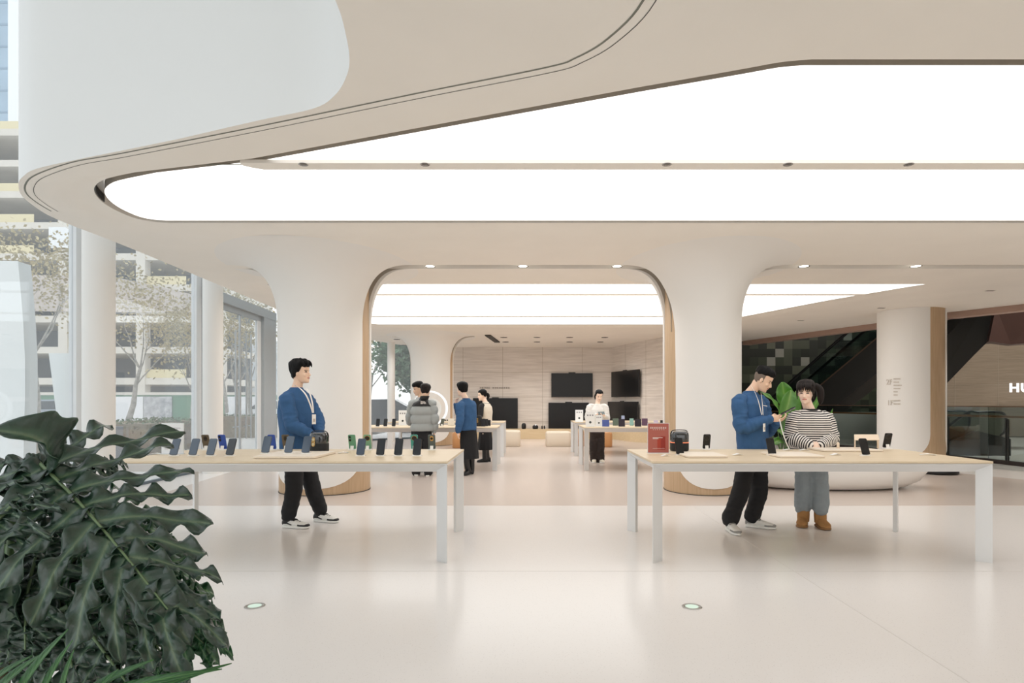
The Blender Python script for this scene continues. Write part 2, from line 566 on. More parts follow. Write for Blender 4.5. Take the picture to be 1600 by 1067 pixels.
lab = {474: 'spotlight at the tapered left end of the front bar', 664: 'second spotlight from the tapered end of the front bar', 1042: 'middle spotlight on the front bar, after the wide gap',
       1231: 'second spotlight from the right on the front bar', 1420: 'rightmost spotlight on the front bar'}
for px, l in lab.items():
    spot((px - CX) * 5.3 / FOC, 5.3, ZC, l, 'spotlights on the front bar', 0.032, False)
for k, py in enumerate((461, 495)):
    y = C(0, py)[1]
    xr = H(1344, 460)[0] if k == 0 else H(1160, 495)[0] - 0.1
    m = MB()
    m.box((-4.5, y - 0.08, ZC + 0.004), (xr, y + 0.08, ZC + 0.031))
    tag(m.build('light_bar', M_CEIL), ('nearer', 'farther')[k] + ' thin beige bar across the luminous ceiling beyond the columns', 'light bar')
sl = {672: 'spotlight in the ceiling slot beside the left column', 817: 'spotlight in the ceiling slot midway between the columns', 964: 'spotlight in the ceiling slot beside the right column, on its left',
      1256: 'first spotlight in the ceiling slot right of the right column', 1431: 'rightmost spotlight in the ceiling slot'}
for px, l in sl.items():
    spot((px - CX) * 9.33 / FOC, 9.33, ZC + 0.01, l, 'spotlights in the ceiling slot', 0.07)
for px, py, l in ((1251, 500.6, 'small square downlight above the escalator view'), (1377, 481, 'small square downlight just left of the right far column'), (1547, 454, 'small square downlight at the right edge of the ceiling')):
    x, y = C(px, py)
    t = thing('downlight', l, 'downlight', (x, y, ZC), group='square downlights')
    MB().box((-0.09, -0.05, -0.004), (0.09, 0.05, 0.002)).build('rim', M_CEIL, t, False)
    MB().box((-0.075, -0.035, -0.006), (0.075, 0.035, -0.003)).build('lens', M_DARK, t, False)
k = 0
for px, py in ((620, 530), (632, 539), (787, 527), (790, 534), (839, 527), (839, 534), (890, 527), (890, 534), (938, 534), (945, 527)):
    x, y = C(px, py)
    k += 1
    if y > 22.8: continue
    t = thing('downlight', 'small round downlight in the far ceiling above the stone wall', 'downlight', (x, y, ZC), group='far ceiling downlights')
    MB().lathe([(0.10, 0.0), (0.11, -0.01), (0.11, 0.002)], (0, 0, 0), 16, 0, False).build('rim', M_CHROME, t, False)
    MB().lathe([(0.1, -0.004), (0.09, -0.004)], (0, 0, 0), 16).build('lens', M_DARK, t, False)
    ld = bpy.data.lights.new('downlight_beam', 'SPOT'); ld.energy = 60; ld.spot_size = math.radians(150); ld.spot_blend = 1.0; ld.shadow_soft_size = 0.09; ld.color = (1.0, 0.965, 0.92)
    lo = bpy.data.objects.new('downlight_beam', ld); COL.objects.link(lo); lo.parent = t; lo.location = (0, 0, -0.03)
# linear air vent in the far ceiling
x, y = C(762, 523); x2, y2 = C(777, 534)
d = Vector((x2 - x, y2 - y, 0)); nrm = Vector((-d.y, d.x, 0)).normalized()
m = MB(); m.obox(((x + x2) / 2, (y + y2) / 2, ZC - 0.01), d * 0.5, nrm * 0.09, (0, 0, 0.02))
tag(m.build('air_vent', M_DARK), 'dark slanting air slot in the far ceiling', 'vent')
# vent ribs inside the rounded tip of the front luminous ceiling
t = thing('air_grille', 'black ribbed air grille in the rounded ceiling tip', 'vent', H(152, 300) + (ZH,))
tipc = [i for i, p in enumerate(hole1) if p[1] < H(0, 318)[1] and p[1] > H(0, 281)[1] and p[0] < -3.8]
g1 = [hole1[i] for i in tipc]
g2 = [offset2(hole1, -0.012)[i] for i in tipc]
for k in range(7):
    z = ZH + 0.012 + k * 0.012
    m = MB()
    m.loft([[(p[0], p[1], z) for p in g1], [(p[0], p[1], z) for p in g2], [(p[0], p[1], z + 0.005) for p in g2]], 0, False, False, False)
    m.build('rib', M_BLACK, t)
# groove lines that follow the ceiling edge
gpts = [(0.60, 2.6)] + [C(*p) for p in ((1005, 0), (950, 60), (900, 90), (850, 106), (650, 146), (400, 198), (187, 240), (112, 253.5), (56, 273), (40, 288), (42, 303), (60, 318), (80, 330))]
m = MB()
for off, wd, mi in ((0.0, 0.007, 0), (0.065, 0.0028, 1)):
    g = catmull(gpts, 6)
    a, b = [], []
    for i, p in enumerate(g):
        q0, q1 = Vector(g[max(i - 1, 0)]), Vector(g[min(i + 1, len(g) - 1)])
        d = (q1 - q0).normalized()
        nn = Vector((d.y, -d.x))
        c = Vector(p) + nn * off
        a.append((c.x - nn.x * wd, c.y - nn.y * wd, ZC - 0.0015))
        b.append((c.x + nn.x * wd, c.y + nn.y * wd, ZC - 0.0015))
    m.loft([b, a], mi, False, False, False)
structure(m.build('trim_3', [M_SEAM, M_DARK]), 'dark double groove curving along the ceiling edge')
# ---------------------------------------------------------------- round columns: white flaring skin over an oak core
def column(cx, cy, r, y1, y2, label, flare=0.72, zs=2.55, ry=None, trim_l=None, zb=0.68, rz=0.0, ff=1.7):
    ry = ry or r
    root = thing('column', label, 'column', (cx, cy, 0), rz, kind='structure', group='round columns')
    def rad(z):
        if z <= zs or flare == 0: return 0.0
        t = 1 - (1 - min(1.0, (z - zs) / (ZC - zs))) ** (1 / 2.6)
        return flare * t ** 1.7
    zt = [0.10 + (zb - 0.10) * (1 - math.cos(PI / 2 * i / 14)) for i in range(15)] + [1.2, 1.8, 2.4] + [zs + (ZC - zs) * (1 - (1 - i / 22) ** 2.6) for i in range(23)]
    if flare == 0: zt = [z for z in zt if z < zs] + [ZC]
    def skin(sign, d):
        mb = MB()
        rings, N = [], 40
        for z in zt:
            a, b = r + rad(z), ry + rad(z) * (ff if sign < 0 else 1.0)
            th = math.acos(max(-1.0, min(1.0, d / b)))
            tl = th
            if trim_l is not None and sign < 0:
                full = max(0.0, min(1.0, (z - 2.3) / 0.8))
                tl = th * (1 - trim_l * (1 - full))
            k = 1.0
            if z < zb:
                q = (zb - z) / (zb - 0.10)
                k = max(0.0, 1 - q ** 2.3) ** (1 / 2.3)
            row = []
            for i in range(N + 1):
                u = -1 + 2 * i / N
                ang = u * (tl if u < 0 else th) * k
                row.append((cx + a * math.sin(ang), cy + sign * b * math.cos(ang), min(z, ZC - 0.0006)))
            rings.append(row)
        mb.loft(rings if sign < 0 else rings[::-1], 0, False, False)
        # thickness: return edge going inward
        for e in (0, N):
            col_ = [rg[e] for rg in rings]
            mb.loft([col_, [(cx + (p[0] - cx) * 0.93, cy + (p[1] - cy) * 0.93 if sign > 0 else p[1], p[2]) for p in col_]], 0, False, False, False)
        return mb.build('skin', M_WHITE, root)
    skin(-1, cy - y1)
    skin(1, y2 - cy)
    core = MB()
    core.lathe([(0.965, 0.0), (0.975, 0.02), (0.975, ZC + 0.1)], (cx, cy, 0), 64, 0, True, True, r, ry)
    core.build('core', M_WOOD, root)
    if flare:
        pl = MB()
        for yy in (y1 - 0.004, y2 + 0.004):
            d = abs(yy - cy)
            for s in (-1, 1):
                pts = []
                for z in zt:
                    if z < 2.3: continue
                    b, a = ry + rad(z) * (ff if yy < y2 else 1.0), r + rad(z)
                    pts.append((cx + s * (a * math.sqrt(max(0, 1 - (d / b) ** 2)) - 0.004), yy, z))
                pts += [(pts[-1][0], yy, ZC + 0.16), (cx, yy, ZC + 0.16), (cx, yy, pts[0][2])]
                pl.add(pts, [tuple(range(len(pts)))])
        pl.build('slot_lining', M_GREYREC, root)
    sh = MB()
    sh.lathe([(0.985, 0.0), (0.985, 0.012)], (cx, cy, 0), 64, 0, True, True, r, ry)
    sh.build('shadow_gap', M_DARK, root)
    return root
column(-3.125, 9.45, 0.685, 9.20, 9.45, 'big white round column with oak base behind the left front table')
column(2.657, 9.45, 0.575, 9.20, 9.45, 'big white round column with oak base behind the right front table', ry=0.665, trim_l=0.16)
column(-3.05, 19.4, 0.67, 19.12, 19.35, 'far white round column behind the padded jacket man')
column(8.65, 13.9, 0.675, 13.56, 14.05, 'white round column with oak side and floor directory', flare=0.0, rz=math.radians(-60))
# slim round columns at the glass
for k, (x, y, r, l) in enumerate(((-5.89, 8.42, 0.193, 'slim white round column nearest along the glass'), (-6.04, 11.75, 0.18, 'slim white round column left of the glass door'),
                                  (-5.95, 15.95, 0.16, 'slim white round column right of the glass door'), (-4.72, 21.1, 0.13, 'slim white round column at the far glass corner'))):
    mm = MB().lathe([(r, 0.0), (r, 7.6 if k < 3 else ZC)], (x, y, 0), 40)
    o = mm.build('column', M_WHITE, origin=(x, y, 0))
    structure(tag(o, l, 'column', 'slim columns at the glass'))
# ---------------------------------------------------------------- glass front on the left
def gx(y): return -5.85 - 0.046 * y
segs = [(-7.0, -2.5), (-2.4, 1.2), (1.3, 4.9), (5.0, 8.40), (8.63, 11.73), None, (15.9, 19.2)]
n = 0
for s in segs:
    if s is None: continue
    n += 1
    a, b = s
    fr = MB()
    dv = Vector((gx(b) - gx(a), b - a, 0)); L = dv.length; dv.normalize()
    nv = Vector((dv.y, -dv.x, 0))
    def bar(y0, y1, z0, z1, th, mi=0, push=0.0):
        p0, p1 = Vector((gx(y0), y0, 0)), Vector((gx(y1), y1, 0))
        c = (p0 + p1) / 2 + nv * push
        fr.obox((c.x, c.y, (z0 + z1) / 2), dv * ((p1 - p0).length / 2), nv * th, (0, 0, (z1 - z0) / 2), mi)
    bar(a, b, 0.0, 0.04, 0.03, 1)
    bar(a, b, 7.45, 7.6, 0.05)
    bar(b, b + (0.23 if n in (4, 5) else 0.1), 0.0, 7.6, 0.05)  # wider white bars stand in for columns mirrored in the glass
    bar(b + (0.20 if n in (4, 5) else 0.08), b + (0.235 if n in (4, 5) else 0.1), 0.0, 7.6, 0.054, 1, 0.004)
    o = structure(fr.build('window_%d' % n, [M_FRAME, M_GASKET]), 'tall glass wall bay')
    g = MB()
    p0, p1 = Vector((gx(a), a, 0)), Vector((gx(b), b, 0))
    c = (p0 + p1) / 2
    g.obox((c.x, c.y, 3.75), dv * (L / 2), nv * 0.008, (0, 0, 3.71))
    g.build('pane', M_GLASS, o)
far = [(gx(19.25), 19.25), (-5.6, 21.3), (-3.6, 23.3)]
for i in range(2):
    n += 1
    p0, p1 = Vector(far[i] + (0,)), Vector(far[i + 1] + (0,))
    d = (p1 - p0); L = d.length; d.normalize(); nv = Vector((d.y, -d.x, 0))
    fr = MB()
    fr.obox((p0 + p1) / 2 + Vector((0, 0, 0.03)), d * L / 2, nv * 0.03, (0, 0, 0.03), 1)
    fr.obox((p0 + p1) / 2 + Vector((0, 0, 7.5)), d * L / 2, nv * 0.05, (0, 0, 0.1), 0)
    fr.obox(p1 + Vector((0, 0, 3.8)), d * 0.06, nv * 0.05, (0, 0, 3.8), 0)
    fr.obox((p0 + p1) / 2 + Vector((0, 0, 5.5)), d * L / 2, nv * 0.06, (0, 0, 2.0), 0)
    o = structure(fr.build('window_%d' % n, [M_FRAME, M_GASKET]), 'far corner glass bay')
    MB().obox((p0 + p1) / 2 + Vector((0, 0, 1.75)), d * L / 2, nv * 0.008, (0, 0, 1.72)).build('pane', M_GLASS, o)
# glass entrance door
door = thing('door_1', 'glass entrance door with long steel pull handles', 'door', (gx(13.9), 13.9, 0), kind='structure')
dv = Vector((-0.046, 1, 0)).normalized(); nv = Vector((dv.y, -dv.x, 0))
def dpt(y, z=0.0): return Vector((gx(y), y, z))
def dbar(mb, y0, y1, z0, z1, th, mi=0, push=0.0):
    c = (dpt(y0) + dpt(y1)) / 2 + nv * push
    mb.obox((c.x, c.y, (z0 + z1) / 2), dv * ((dpt(y1) - dpt(y0)).length / 2), nv * th, (0, 0, (z1 - z0) / 2), mi)
m = MB()
dbar(m, 11.98, 15.75, 3.42, 3.62, 0.11)
dbar(m, 14.95, 15.75, 0.0, 3.62, 0.10)
dbar(m, 11.98, 12.08, 0.0, 3.62, 0.06)
m.build('door_frame', M_STEEL, door)
m = MB()
dbar(m, 12.08, 14.95, 3.30, 3.42, 0.035)
dbar(m, 13.78, 13.82, 0.05, 3.35, 0.02)
dbar(m, 14.72, 14.95, 0.0, 3.4, 0.03, 1)
m.build('leaf_rail', [M_STEEL, M_FRAME], door)
m = MB()
dbar(m, 12.08, 13.78, 0.02, 3.3, 0.008); dbar(m, 13.82, 14.72, 0.02, 3.3, 0.008); dbar(m, 11.98, 15.75, 3.62, 7.6, 0.008)
m.build('glazing', M_GLASS, door)
for y in (13.42, 13.62, 13.98, 14.25):
    m = MB()
    p = dpt(y) + nv * 0.07
    m.tube([(p.x, p.y, 0.52), (p.x, p.y, 2.92)], 0.019, 10)
    for z in (0.8, 2.6):
        m.tube([(p.x, p.y, z), (p.x - nv.x * 0.065, p.y - nv.y * 0.065, z)], 0.01, 8)
    m.build('pull_handle', M_STEEL, door)
# ---------------------------------------------------------------- travertine walls
def wall_strip(name, p0, p1, z0, z1, th, mats, label, joints=True):
    p0, p1 = Vector(p0 + (0,)), Vector(p1 + (0,))
    d = p1 - p0; L = d.length; d.normalize(); nv = Vector((d.y, -d.x, 0))
    m = MB()
    m.obox((p0 + p1) / 2 - nv * th / 2 + Vector((0, 0, (z0 + z1) / 2)), d * L / 2, nv * th / 2, (0, 0, (z1 - z0) / 2))
    if joints:
        for j in range(1, int((z1 - z0) / 0.93) + 1):
            z = z1 - j * 0.93
            m.obox((p0 + p1) / 2 + nv * 0.001 + Vector((0, 0, z)), d * L / 2, nv * 0.002, (0, 0, 0.005), 1)
        for j in range(1, int(L / 1.49) + 1):
            q = p0 + d * (j * 1.49 - 0.35)
            m.obox(q + nv * 0.001 + Vector((0, 0, (z0 + z1) / 2)), d * 0.005, nv * 0.002, (0, 0, (z1 - z0) / 2), 1)
    return structure(m.build(name, mats), label)
M_JOINT = mat('stone_joint', (168, 157, 142), 0.7)
wall_strip('wall_back', (-3.6, 23.0), (3.1, 23.0), 0, ZC, 0.3, [M_STONE, M_JOINT], 'travertine stone back wall')
wall_strip('wall_back_right', (3.1, 23.0), (4.75, 17.9), 0, ZC, 0.3, [M_STONE, M_JOINT], 'angled travertine stone wall')
m = MB(); m.box((8.9, -7, 0), (9.1, 8.6, ZC)); structure(m.build('wall_right', M_CEIL))
m = MB(); m.box((8.9, -7, ZC), (9.1, 8.6, 7.6)); structure(m.build('wall_right_upper', M_FASCIA))
# ================================================================ the mall beyond the store front
M_MALLD = mat('dark_mall_paint', (48, 40, 38), 0.6)
M_BROWN = mat('brown_bulkhead', (74, 52, 46), 0.5)
M_LINTEL = mat('rose_brown_lintel', (168, 140, 126), 0.5)
M_COPPER = mat('copper_rail', (176, 120, 82), 0.35, 0.3)
M_ESC = mat('escalator_cladding', (52, 52, 50), 0.45, 0.2)
M_ESCT = mat('escalator_trim', (112, 92, 78), 0.4, 0.5)
# lintel along the store front
pts = [C(1160, 533), C(1369, 505), C(1477, 488.5), C(1600, 475), (12.6, 7.2)]
m = MB()
for a, b in zip(pts[:-1], pts[1:]):
    a, b = Vector(a + (0,)), Vector(b + (0,))
    d = (b - a).normalized(); nv = Vector((-d.y, d.x, 0))
    m.obox((a + b) / 2 + nv * 0.15 + Vector((0, 0, 3.45)), d * ((b - a).length / 2), nv * 0.15, (0, 0, 0.18))
structure(m.build('trim_4', M_LINTEL), 'rose brown lintel over the mall opening')
m = MB()
m.box((6.0, 31.0, 0), (26, 31.2, 9)); m.box((25.8, 5, 0), (26, 31, 9))
m.box((5.0, 17.8, ZC), (5.2, 31, 9)); m.box((9.0, 8.6, 0), (26, 8.8, 9)); m.box((4.85, 18.4, 0), (5.0, 31, ZC))
structure(m.build('wall_mall', M_MALLD), 'dark mall walls')
m = MB(); m.box((4.8, 5, 8.8), (26, 31.2, 9.0)); structure(m.build('ceiling_mall', M_MALLD))
# green tiled feature wall
def tile_mat():
    mm = mat('green_glazed_tiles', (60, 70, 58), 0.35)
    n = mm.node_tree; b = n.nodes['Principled BSDF']
    t = n.nodes.new('ShaderNodeTexCoord'); sx = n.nodes.new('ShaderNodeVectorMath'); sx.operation = 'SCALE'; sx.inputs['Scale'].default_value = 1 / 0.36
    fl_ = n.nodes.new('ShaderNodeVectorMath'); fl_.operation = 'FLOOR'
    wn = n.nodes.new('ShaderNodeTexWhiteNoise')
    r = n.nodes.new('ShaderNodeValToRGB'); r.color_ramp.interpolation = 'CONSTANT'
    cols = [(0.0, (34, 42, 34)), (0.2, (52, 62, 50)), (0.4, (66, 76, 60)), (0.55, (44, 50, 44)), (0.7, (84, 92, 76)), (0.84, (110, 116, 100)), (0.94, (168, 170, 162)), (0.985, (92, 44, 38))]
    e = r.color_ramp.elements
    e[0].position, e[0].color = cols[0][0], rgb(cols[0][1])
    e[1].position, e[1].color = cols[1][0], rgb(cols[1][1])
    for p, c in cols[2:]:
        q = e.new(p); q.color = rgb(c)
    n.links.new(t.outputs['Object'], sx.inputs[0]); n.links.new(sx.outputs[0], fl_.inputs[0]); n.links.new(fl_.outputs[0], wn.inputs['Vector'])
    n.links.new(wn.outputs['Value'], r.inputs[0]); n.links.new(r.outputs[0], b.inputs['Base Color'])
    return mm
m = MB()
m.box((6.0, 26.0, 0.0), (15.5, 26.3, 6.0))
structure(m.build('wall_tiled', tile_mat()), 'dark green wall of square glazed tiles')
# stone wall with the store sign
m = MB()
m.obox((19.6, 23.6, 2.0), (4.2, -1.2, 0), (0.05, 0.17, 0), (0, 0, 1.98))
for z in (1.1, 2.03, 2.96):
    m.obox((19.6, 23.42, z), (4.2, -1.2, 0), (0.005, 0.016, 0), (0, 0, 0.005), 1)
for k in range(-2, 4):
    m.obox((19.6 + k * 1.4, 23.42 - k * 0.4, 2.0), (0.006, -0.0017, 0), (0.005, 0.016, 0), (0, 0, 1.98), 1)
structure(m.build('wall_sign', [mat('mall_travertine', (150, 138, 122), 0.5, c2=(134, 122, 106), noise_scale=3, stretch=(0.5, 0.5, 8)), M_JOINT]), 'travertine wall behind the balustrade')
m = MB(); m.obox((19.6, 23.3, 4.05), (4.3, -1.23, 0), (0.07, 0.25, 0), (0, 0, 0.08))
structure(m.build('trim_6', mat('pale_cornice', (170, 160, 148), 0.5)), 'pale cornice on the stone wall')
m = MB(); m.obox((19.6, 23.6, 6.3), (4.3, -1.23, 0), (0.1, 0.35, 0), (0, 0, 2.2))
structure(m.build('wall_sign_upper', M_BROWN))
def text(name, body, size, depth, loc, rot, material, parent=None, align='LEFT', bold=0.0, space=1.0):
    cu = bpy.data.curves.new(name, 'FONT')
    cu.body = body; cu.size = size; cu.extrude = depth; cu.align_x = align
    cu.resolution_u = 3
    cu.offset = bold; cu.space_character = space
    tmp = bpy.data.objects.new('tmp', cu)
    COL.objects.link(tmp)
    bpy.context.view_layer.update()
    me = bpy.data.meshes.new_from_object(tmp.evaluated_get(bpy.context.evaluated_depsgraph_get()))
    bpy.data.objects.remove(tmp); bpy.data.curves.remove(cu)
    o = bpy.data.objects.new(name, me)
    COL.objects.link(o)
    me.materials.clear(); me.materials.append(material)
    o.location = loc; o.rotation_euler = rot
    if parent is not None: o.parent = parent
    return o
sp = at(1568.5, 612.5, 23.2)
sg = thing('store_sign', 'white glowing store name letters on the stone wall, cut by the photo edge', 'sign', (sp.x, sp.y - 0.25, sp.z), -0.278)
te = text('lettering', 'HUAWEI', 0.46, 0.02, (0, 0, 0), (PI / 2, 0, 0), emat('sign_white', (255, 250, 245), 1.3), sg, bold=0.012, space=1.12)
# glass balustrade with copper handrail
bl = [(8.0, 21.5), (9.05, 18.6), (10.25, 13.7), (10.35, 12.6), (11.5, 9.5)]
bal = thing('glass_balustrade', 'glass balustrade with copper handrail along the escalator void', 'railing', (10.2, 13.8, 0))
gl, ra, ca, ba = MB(), MB(), MB(), MB()
for a, b in zip(bl[:-1], bl[1:]):
    a, b = Vector(a + (0,)), Vector(b + (0,))
    d = (b - a); L = d.length; d.normalize(); nv = Vector((d.y, -d.x, 0))
    gl.obox((a + b) / 2 + Vector((0, 0, 0.66)), d * L / 2, nv * 0.008, (0, 0, 0.58))
    ra.tube([a + Vector((0, 0, 1.03)) - nv * 0.06, b + Vector((0, 0, 1.03)) - nv * 0.06], 0.026, 10)
    ca.obox((a + b) / 2 + Vector((0, 0, 1.25)), d * L / 2, nv * 0.012, (0, 0, 0.012))
    ba.obox((a + b) / 2 + Vector((0, 0, 0.04)), d * L / 2, nv * 0.03, (0, 0, 0.05))
gl.build('glazing', M_BALGLASS, bal); ra.build('handrail', M_COPPER, bal); ca.build('cap_rail', M_ESCT, bal); ba.build('base_channel', M_MALLD, bal)
for f in (0.0, 0.4, 0.8):
    for a, b in ((bl[1], bl[2]),):
        p = Vector(a + (0,)).lerp(Vector(b + (0,)), f)
        m = MB()
        for s in (-0.03, 0.03):
            m.box((p.x - 0.012, p.y + s - 0.012, 0.02), (p.x + 0.012, p.y + s + 0.012, 0.98))
        m.build('post', M_ESC, bal)
p = Vector((10.28, 13.2, 0)); m = MB()
for s in (-0.03, 0.03): m.box((p.x - 0.012, p.y + s - 0.012, 0.02), (p.x + 0.012, p.y + s + 0.012, 0.98))
m.build('post', M_ESC, bal)
def escalator(p0, p1, wdt, label, group=None):
    p0, p1 = Vector(p0), Vector(p1)
    d = p1 - p0
    h = Vector((d.x, d.y, 0)).normalized(); s = Vector((h.y, -h.x, 0)); u = d.normalized()
    n = u.cross(s); n = n if n.z > 0 else -n
    root = thing('escalator', label, 'escalator', tuple(p0), group=group)
    c = (p0 + p1) / 2; L = d.length / 2
    MB().obox(c - n * 0.35, u * L, s * (wdt / 2 + 0.25), n * 0.45).build('truss', M_ESC, root)
    k = int(d.length / 0.4)
    m = MB()
    for i in range(k):
        q = p0 + d * ((i + 0.5) / k)
        m.obox(q + Vector((0, 0, 0.06)), h * (d.xy.length / k / 2), s * (wdt / 2 - 0.05), (0, 0, d.z / k / 2 + 0.02))
    m.build('steps', mat('step_grey', (66, 68, 72), 0.5, 0.4), root)
    for sg_ in (-1, 1):
        o = s * sg_ * (wdt / 2 + 0.08)
        b = MB().obox(c + o + n * 0.55, u * L, s * 0.01, n * 0.42).build('side_glass', M_BALGLASS, root)
        MB().tube([p0 + o + n * 1.0 - u * 0.2, p1 + o + n * 1.0 + u * 0.2], 0.05, 10).build('handrail', M_BLACK, root)
        MB().obox(c + o + n * 0.13, u * L, s * 0.12, n * 0.035).build('skirt_trim', M_ESCT, root)
    return root
escalator((9.9, 24.3, 0.2), (13.9, 19.8, 5.2), 1.0, 'dark escalator rising behind the striped shirt woman', 'escalators')
MB_ = MB().box((9.6, 20.0, 0), (11.6, 20.15, 1.02))
structure(MB_.build('wall_low', mat('grey_stone_upstand', (205, 203, 199), 0.4)), 'low grey wall behind the balustrade')
# the big escalator underside seen right of the directory column
esc2 = thing('escalator_bulkhead', 'dark slanting escalator underside right of the directory column', 'escalator', (13.5, 18.0, 0))
q = [at(1440, 640, 18.5), at(1517, 560, 18.0), at(1546, 531, 17.8), at(1640, 526, 17.5), at(1640, 440, 17.5), at(1560, 440, 17.8), at(1440, 566, 18.5)]
MB().extr(q, (0.5, 1.6, 0)).build('truss', M_ESC, esc2)
q = [at(1519, 493, 17.6), at(1600, 425, 17.3), at(1600, 418, 17.3), at(1519, 483, 17.6)]
MB().extr(q, (0.2, 0.4, 0)).build('handrail', M_BLACK, esc2)
m = MB()
q = [at(1545, 533, 16.9), at(1580, 538, 16.9), at(1700, 528, 16.5), at(1700, 420, 16.5), at(1548, 420, 16.9), at(1556, 480, 16.9)]
m.extr(q, (0.3, 0.5, 0))
structure(m.build('wall_bulkhead', M_BROWN), 'dark brown bulkhead above the escalators')
# escalator landings behind the balustrade
for (x0, x1, Y, l) in ((1464, 1514, 17.3, 'escalator entry with curved black handrail beside the directory column'), (1508, 1570, 15.6, 'escalator entry with curved black handrail below the store sign')):
    a = at(x0, 645, Y); b = at(x1 - 10, 643.5, Y)
    r = thing('escalator_landing', l, 'escalator', (b.x, Y, 0), group='escalator landings')
    loop = [Vector((a.x - 1.2, Y + 0.2, -0.02)), Vector((a.x, Y + 0.1, 1.0)) if x0 > 1500 else Vector((a.x, Y + 0.1, 1.07)), Vector((a.x + 0.35, Y, 1.09)), Vector((b.x, Y, 1.09)), Vector((b.x + 0.16, Y, 1.02)), Vector((b.x + 0.2, Y, 0.85)), Vector((b.x + 0.16, Y, 0.6)), Vector((b.x + 0.05, Y, 0.5))]
    pts = [tuple(v) for v in loop]
    MB().tube(catmull(pts, 6), 0.032, 10).build('handrail', M_BLACK, r)
    MB().extr([(v[0], Y - 0.01, v[2]) for v in catmull(pts, 4)] + [(b.x, Y - 0.01, 0.2), (a.x - 0.9, Y - 0.01, 0.2)], (0, 0.02, 0)).build('side_glass', M_BALGLASS, r)
    MB().extr([(a.x - 1.2, Y - 0.15, 0.0), (b.x + 0.2, Y - 0.15, 0.0), (b.x + 0.2, Y - 0.15, 0.42), (a.x + 0.2, Y - 0.15, 0.62)], (0, 0.3, 0)).build('skirt', M_ESC, r)
# added fill lamps, out of view, brighten the mall
for x, y, z, e, l in ((16.0, 15.0, 8.69, 700, 'added square fill lamp out of view near the store front'), (12.0, 20.0, 8.69, 450, 'added square fill lamp out of view over the tiled wall')):
    t = thing('mall_fill', l, 'ceiling light', (x, y, z), group='added mall fill lamps')
    MB().box((-1.05, -1.05, 0.02), (1.05, 1.05, 0.10)).build('housing', M_MALLD, t, False)
    MB().box((-1.0, -1.0, 0.0), (1.0, 1.0, 0.02)).build('diffuser', M_LAMP, t, False)
    ld = bpy.data.lights.new('mall_fill_beam', 'AREA'); ld.energy = e; ld.size = 2.0; ld.color = (1, 0.9, 0.8)
    lo = bpy.data.objects.new('mall_fill_beam', ld); COL.objects.link(lo); lo.parent = t; lo.location = (0, 0, -0.02)
# ================================================================ outside the glass
M_PAVE = mat('pale_paving', (214, 211, 206), 0.7, noise_amt=0.04, noise_scale=1.2)  # outdoor paints are lightened, washed-out haze sits in their colours
M_CONC = mat('pale_concrete', (222, 216, 206), 0.8, noise_amt=0.05, noise_scale=0.5)
M_CANOPY = mat('weathered_net', (196, 186, 178), 0.8, noise_amt=0.08, noise_scale=1.0)
M_SHADE = mat('shaded_concrete', (120, 128, 136), 0.9)  # darker concrete carries the shade inside the open floors
M_YEL = mat('yellow_mesh', (222, 210, 172), 0.8)
M_HOARD = mat('green_hoarding', (96, 134, 110), 0.7)
M_LEAFB = mat('autumn_leaves', (190, 174, 132), 0.8, c2=(158, 148, 112), noise_scale=2)
M_BARK = mat('mottled_bark', (186, 182, 174), 0.8, noise_amt=0.25, noise_scale=9)
M_HEDGE = mat('brown_green_hedge', (138, 130, 104), 0.8, c2=(120, 100, 84), noise_scale=2.5)
M_HEDGET = mat('green_hedge_top', (98, 118, 84), 0.8)
m = MB(); m.add([(-120, -30, -0.06), (-6.3, -30, -0.06), (-6.3, 140, -0.06), (-120, 140, -0.06)], [(0, 1, 2, 3)])
m.add([(-6.35, 23.6, -0.06), (30, 31.3, -0.06), (30, 140, -0.06), (-6.35, 140, -0.06)], [(0, 1, 2, 3)])
m.add([(-6.3, -60, -0.06), (40, -60, -0.06), (40, -9, -0.06), (-6.3, -9, -0.06)], [(0, 1, 2, 3)])  # unseen ground behind the camera, added to bounce light inside
structure(m.build('ground', M_PAVE), 'pale paved plaza')
m = MB(); m.box((-120, 27, -0.055), (-7, 36, -0.045)); structure(m.build('road', mat('grey_road', (178, 180, 180), 0.8)))
# construction building with open floors
Yb = 74.0
bld = thing('parking_building', 'unfinished concrete building with open floors and yellow guard panels', 'building', (-60, Yb, 0))
slabs, colm, back = MB(), MB(), MB()
for k in range(9):
    z = 3.9 + k * 3.75
    top = k >= 6
    x1 = -37.5 if not top else -52
    slabs.box((-95, Yb, z - 0.45), (x1, Yb + 16, z + 0.35))
    back.box((-95, Yb + 9, z - 3.4), (x1, Yb + 9.3, z - 0.4))
    for j in range(9):
        xa = -93 + j * 9.2
        if xa + 6 < x1 and (k * 5 + j * 3) % 4 != 0:
            MB().box((xa, Yb + 0.25, z + 0.35), (xa + 5.6, Yb + 0.3, z + 1.4)).build('guard_panel', M_YEL, bld)
for j in range(8):
    xa = -94 + j * 9.35
    if xa < -37: colm.box((xa, Yb - 0.1, 0), (xa + 1.1, Yb + 1, 34 if xa < -54 else 26.5))
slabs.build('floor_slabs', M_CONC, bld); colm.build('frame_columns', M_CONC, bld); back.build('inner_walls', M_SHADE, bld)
m = MB(); m.extr([(-95, Yb - 0.5, 12.6), (-37.4, Yb - 0.5, 12.0), (-37.4, Yb - 0.5, 13.6), (-50, Yb - 0.5, 16.4), (-95, Yb - 0.5, 17.2)], (0, 0.3, 0))
m.build('net_canopy', M_CANOPY, bld)
MB().box((-57.5, Yb - 0.4, 19.8), (-52, Yb - 0.2, 22.3)).build('white_sheet', M_FRAME, bld)
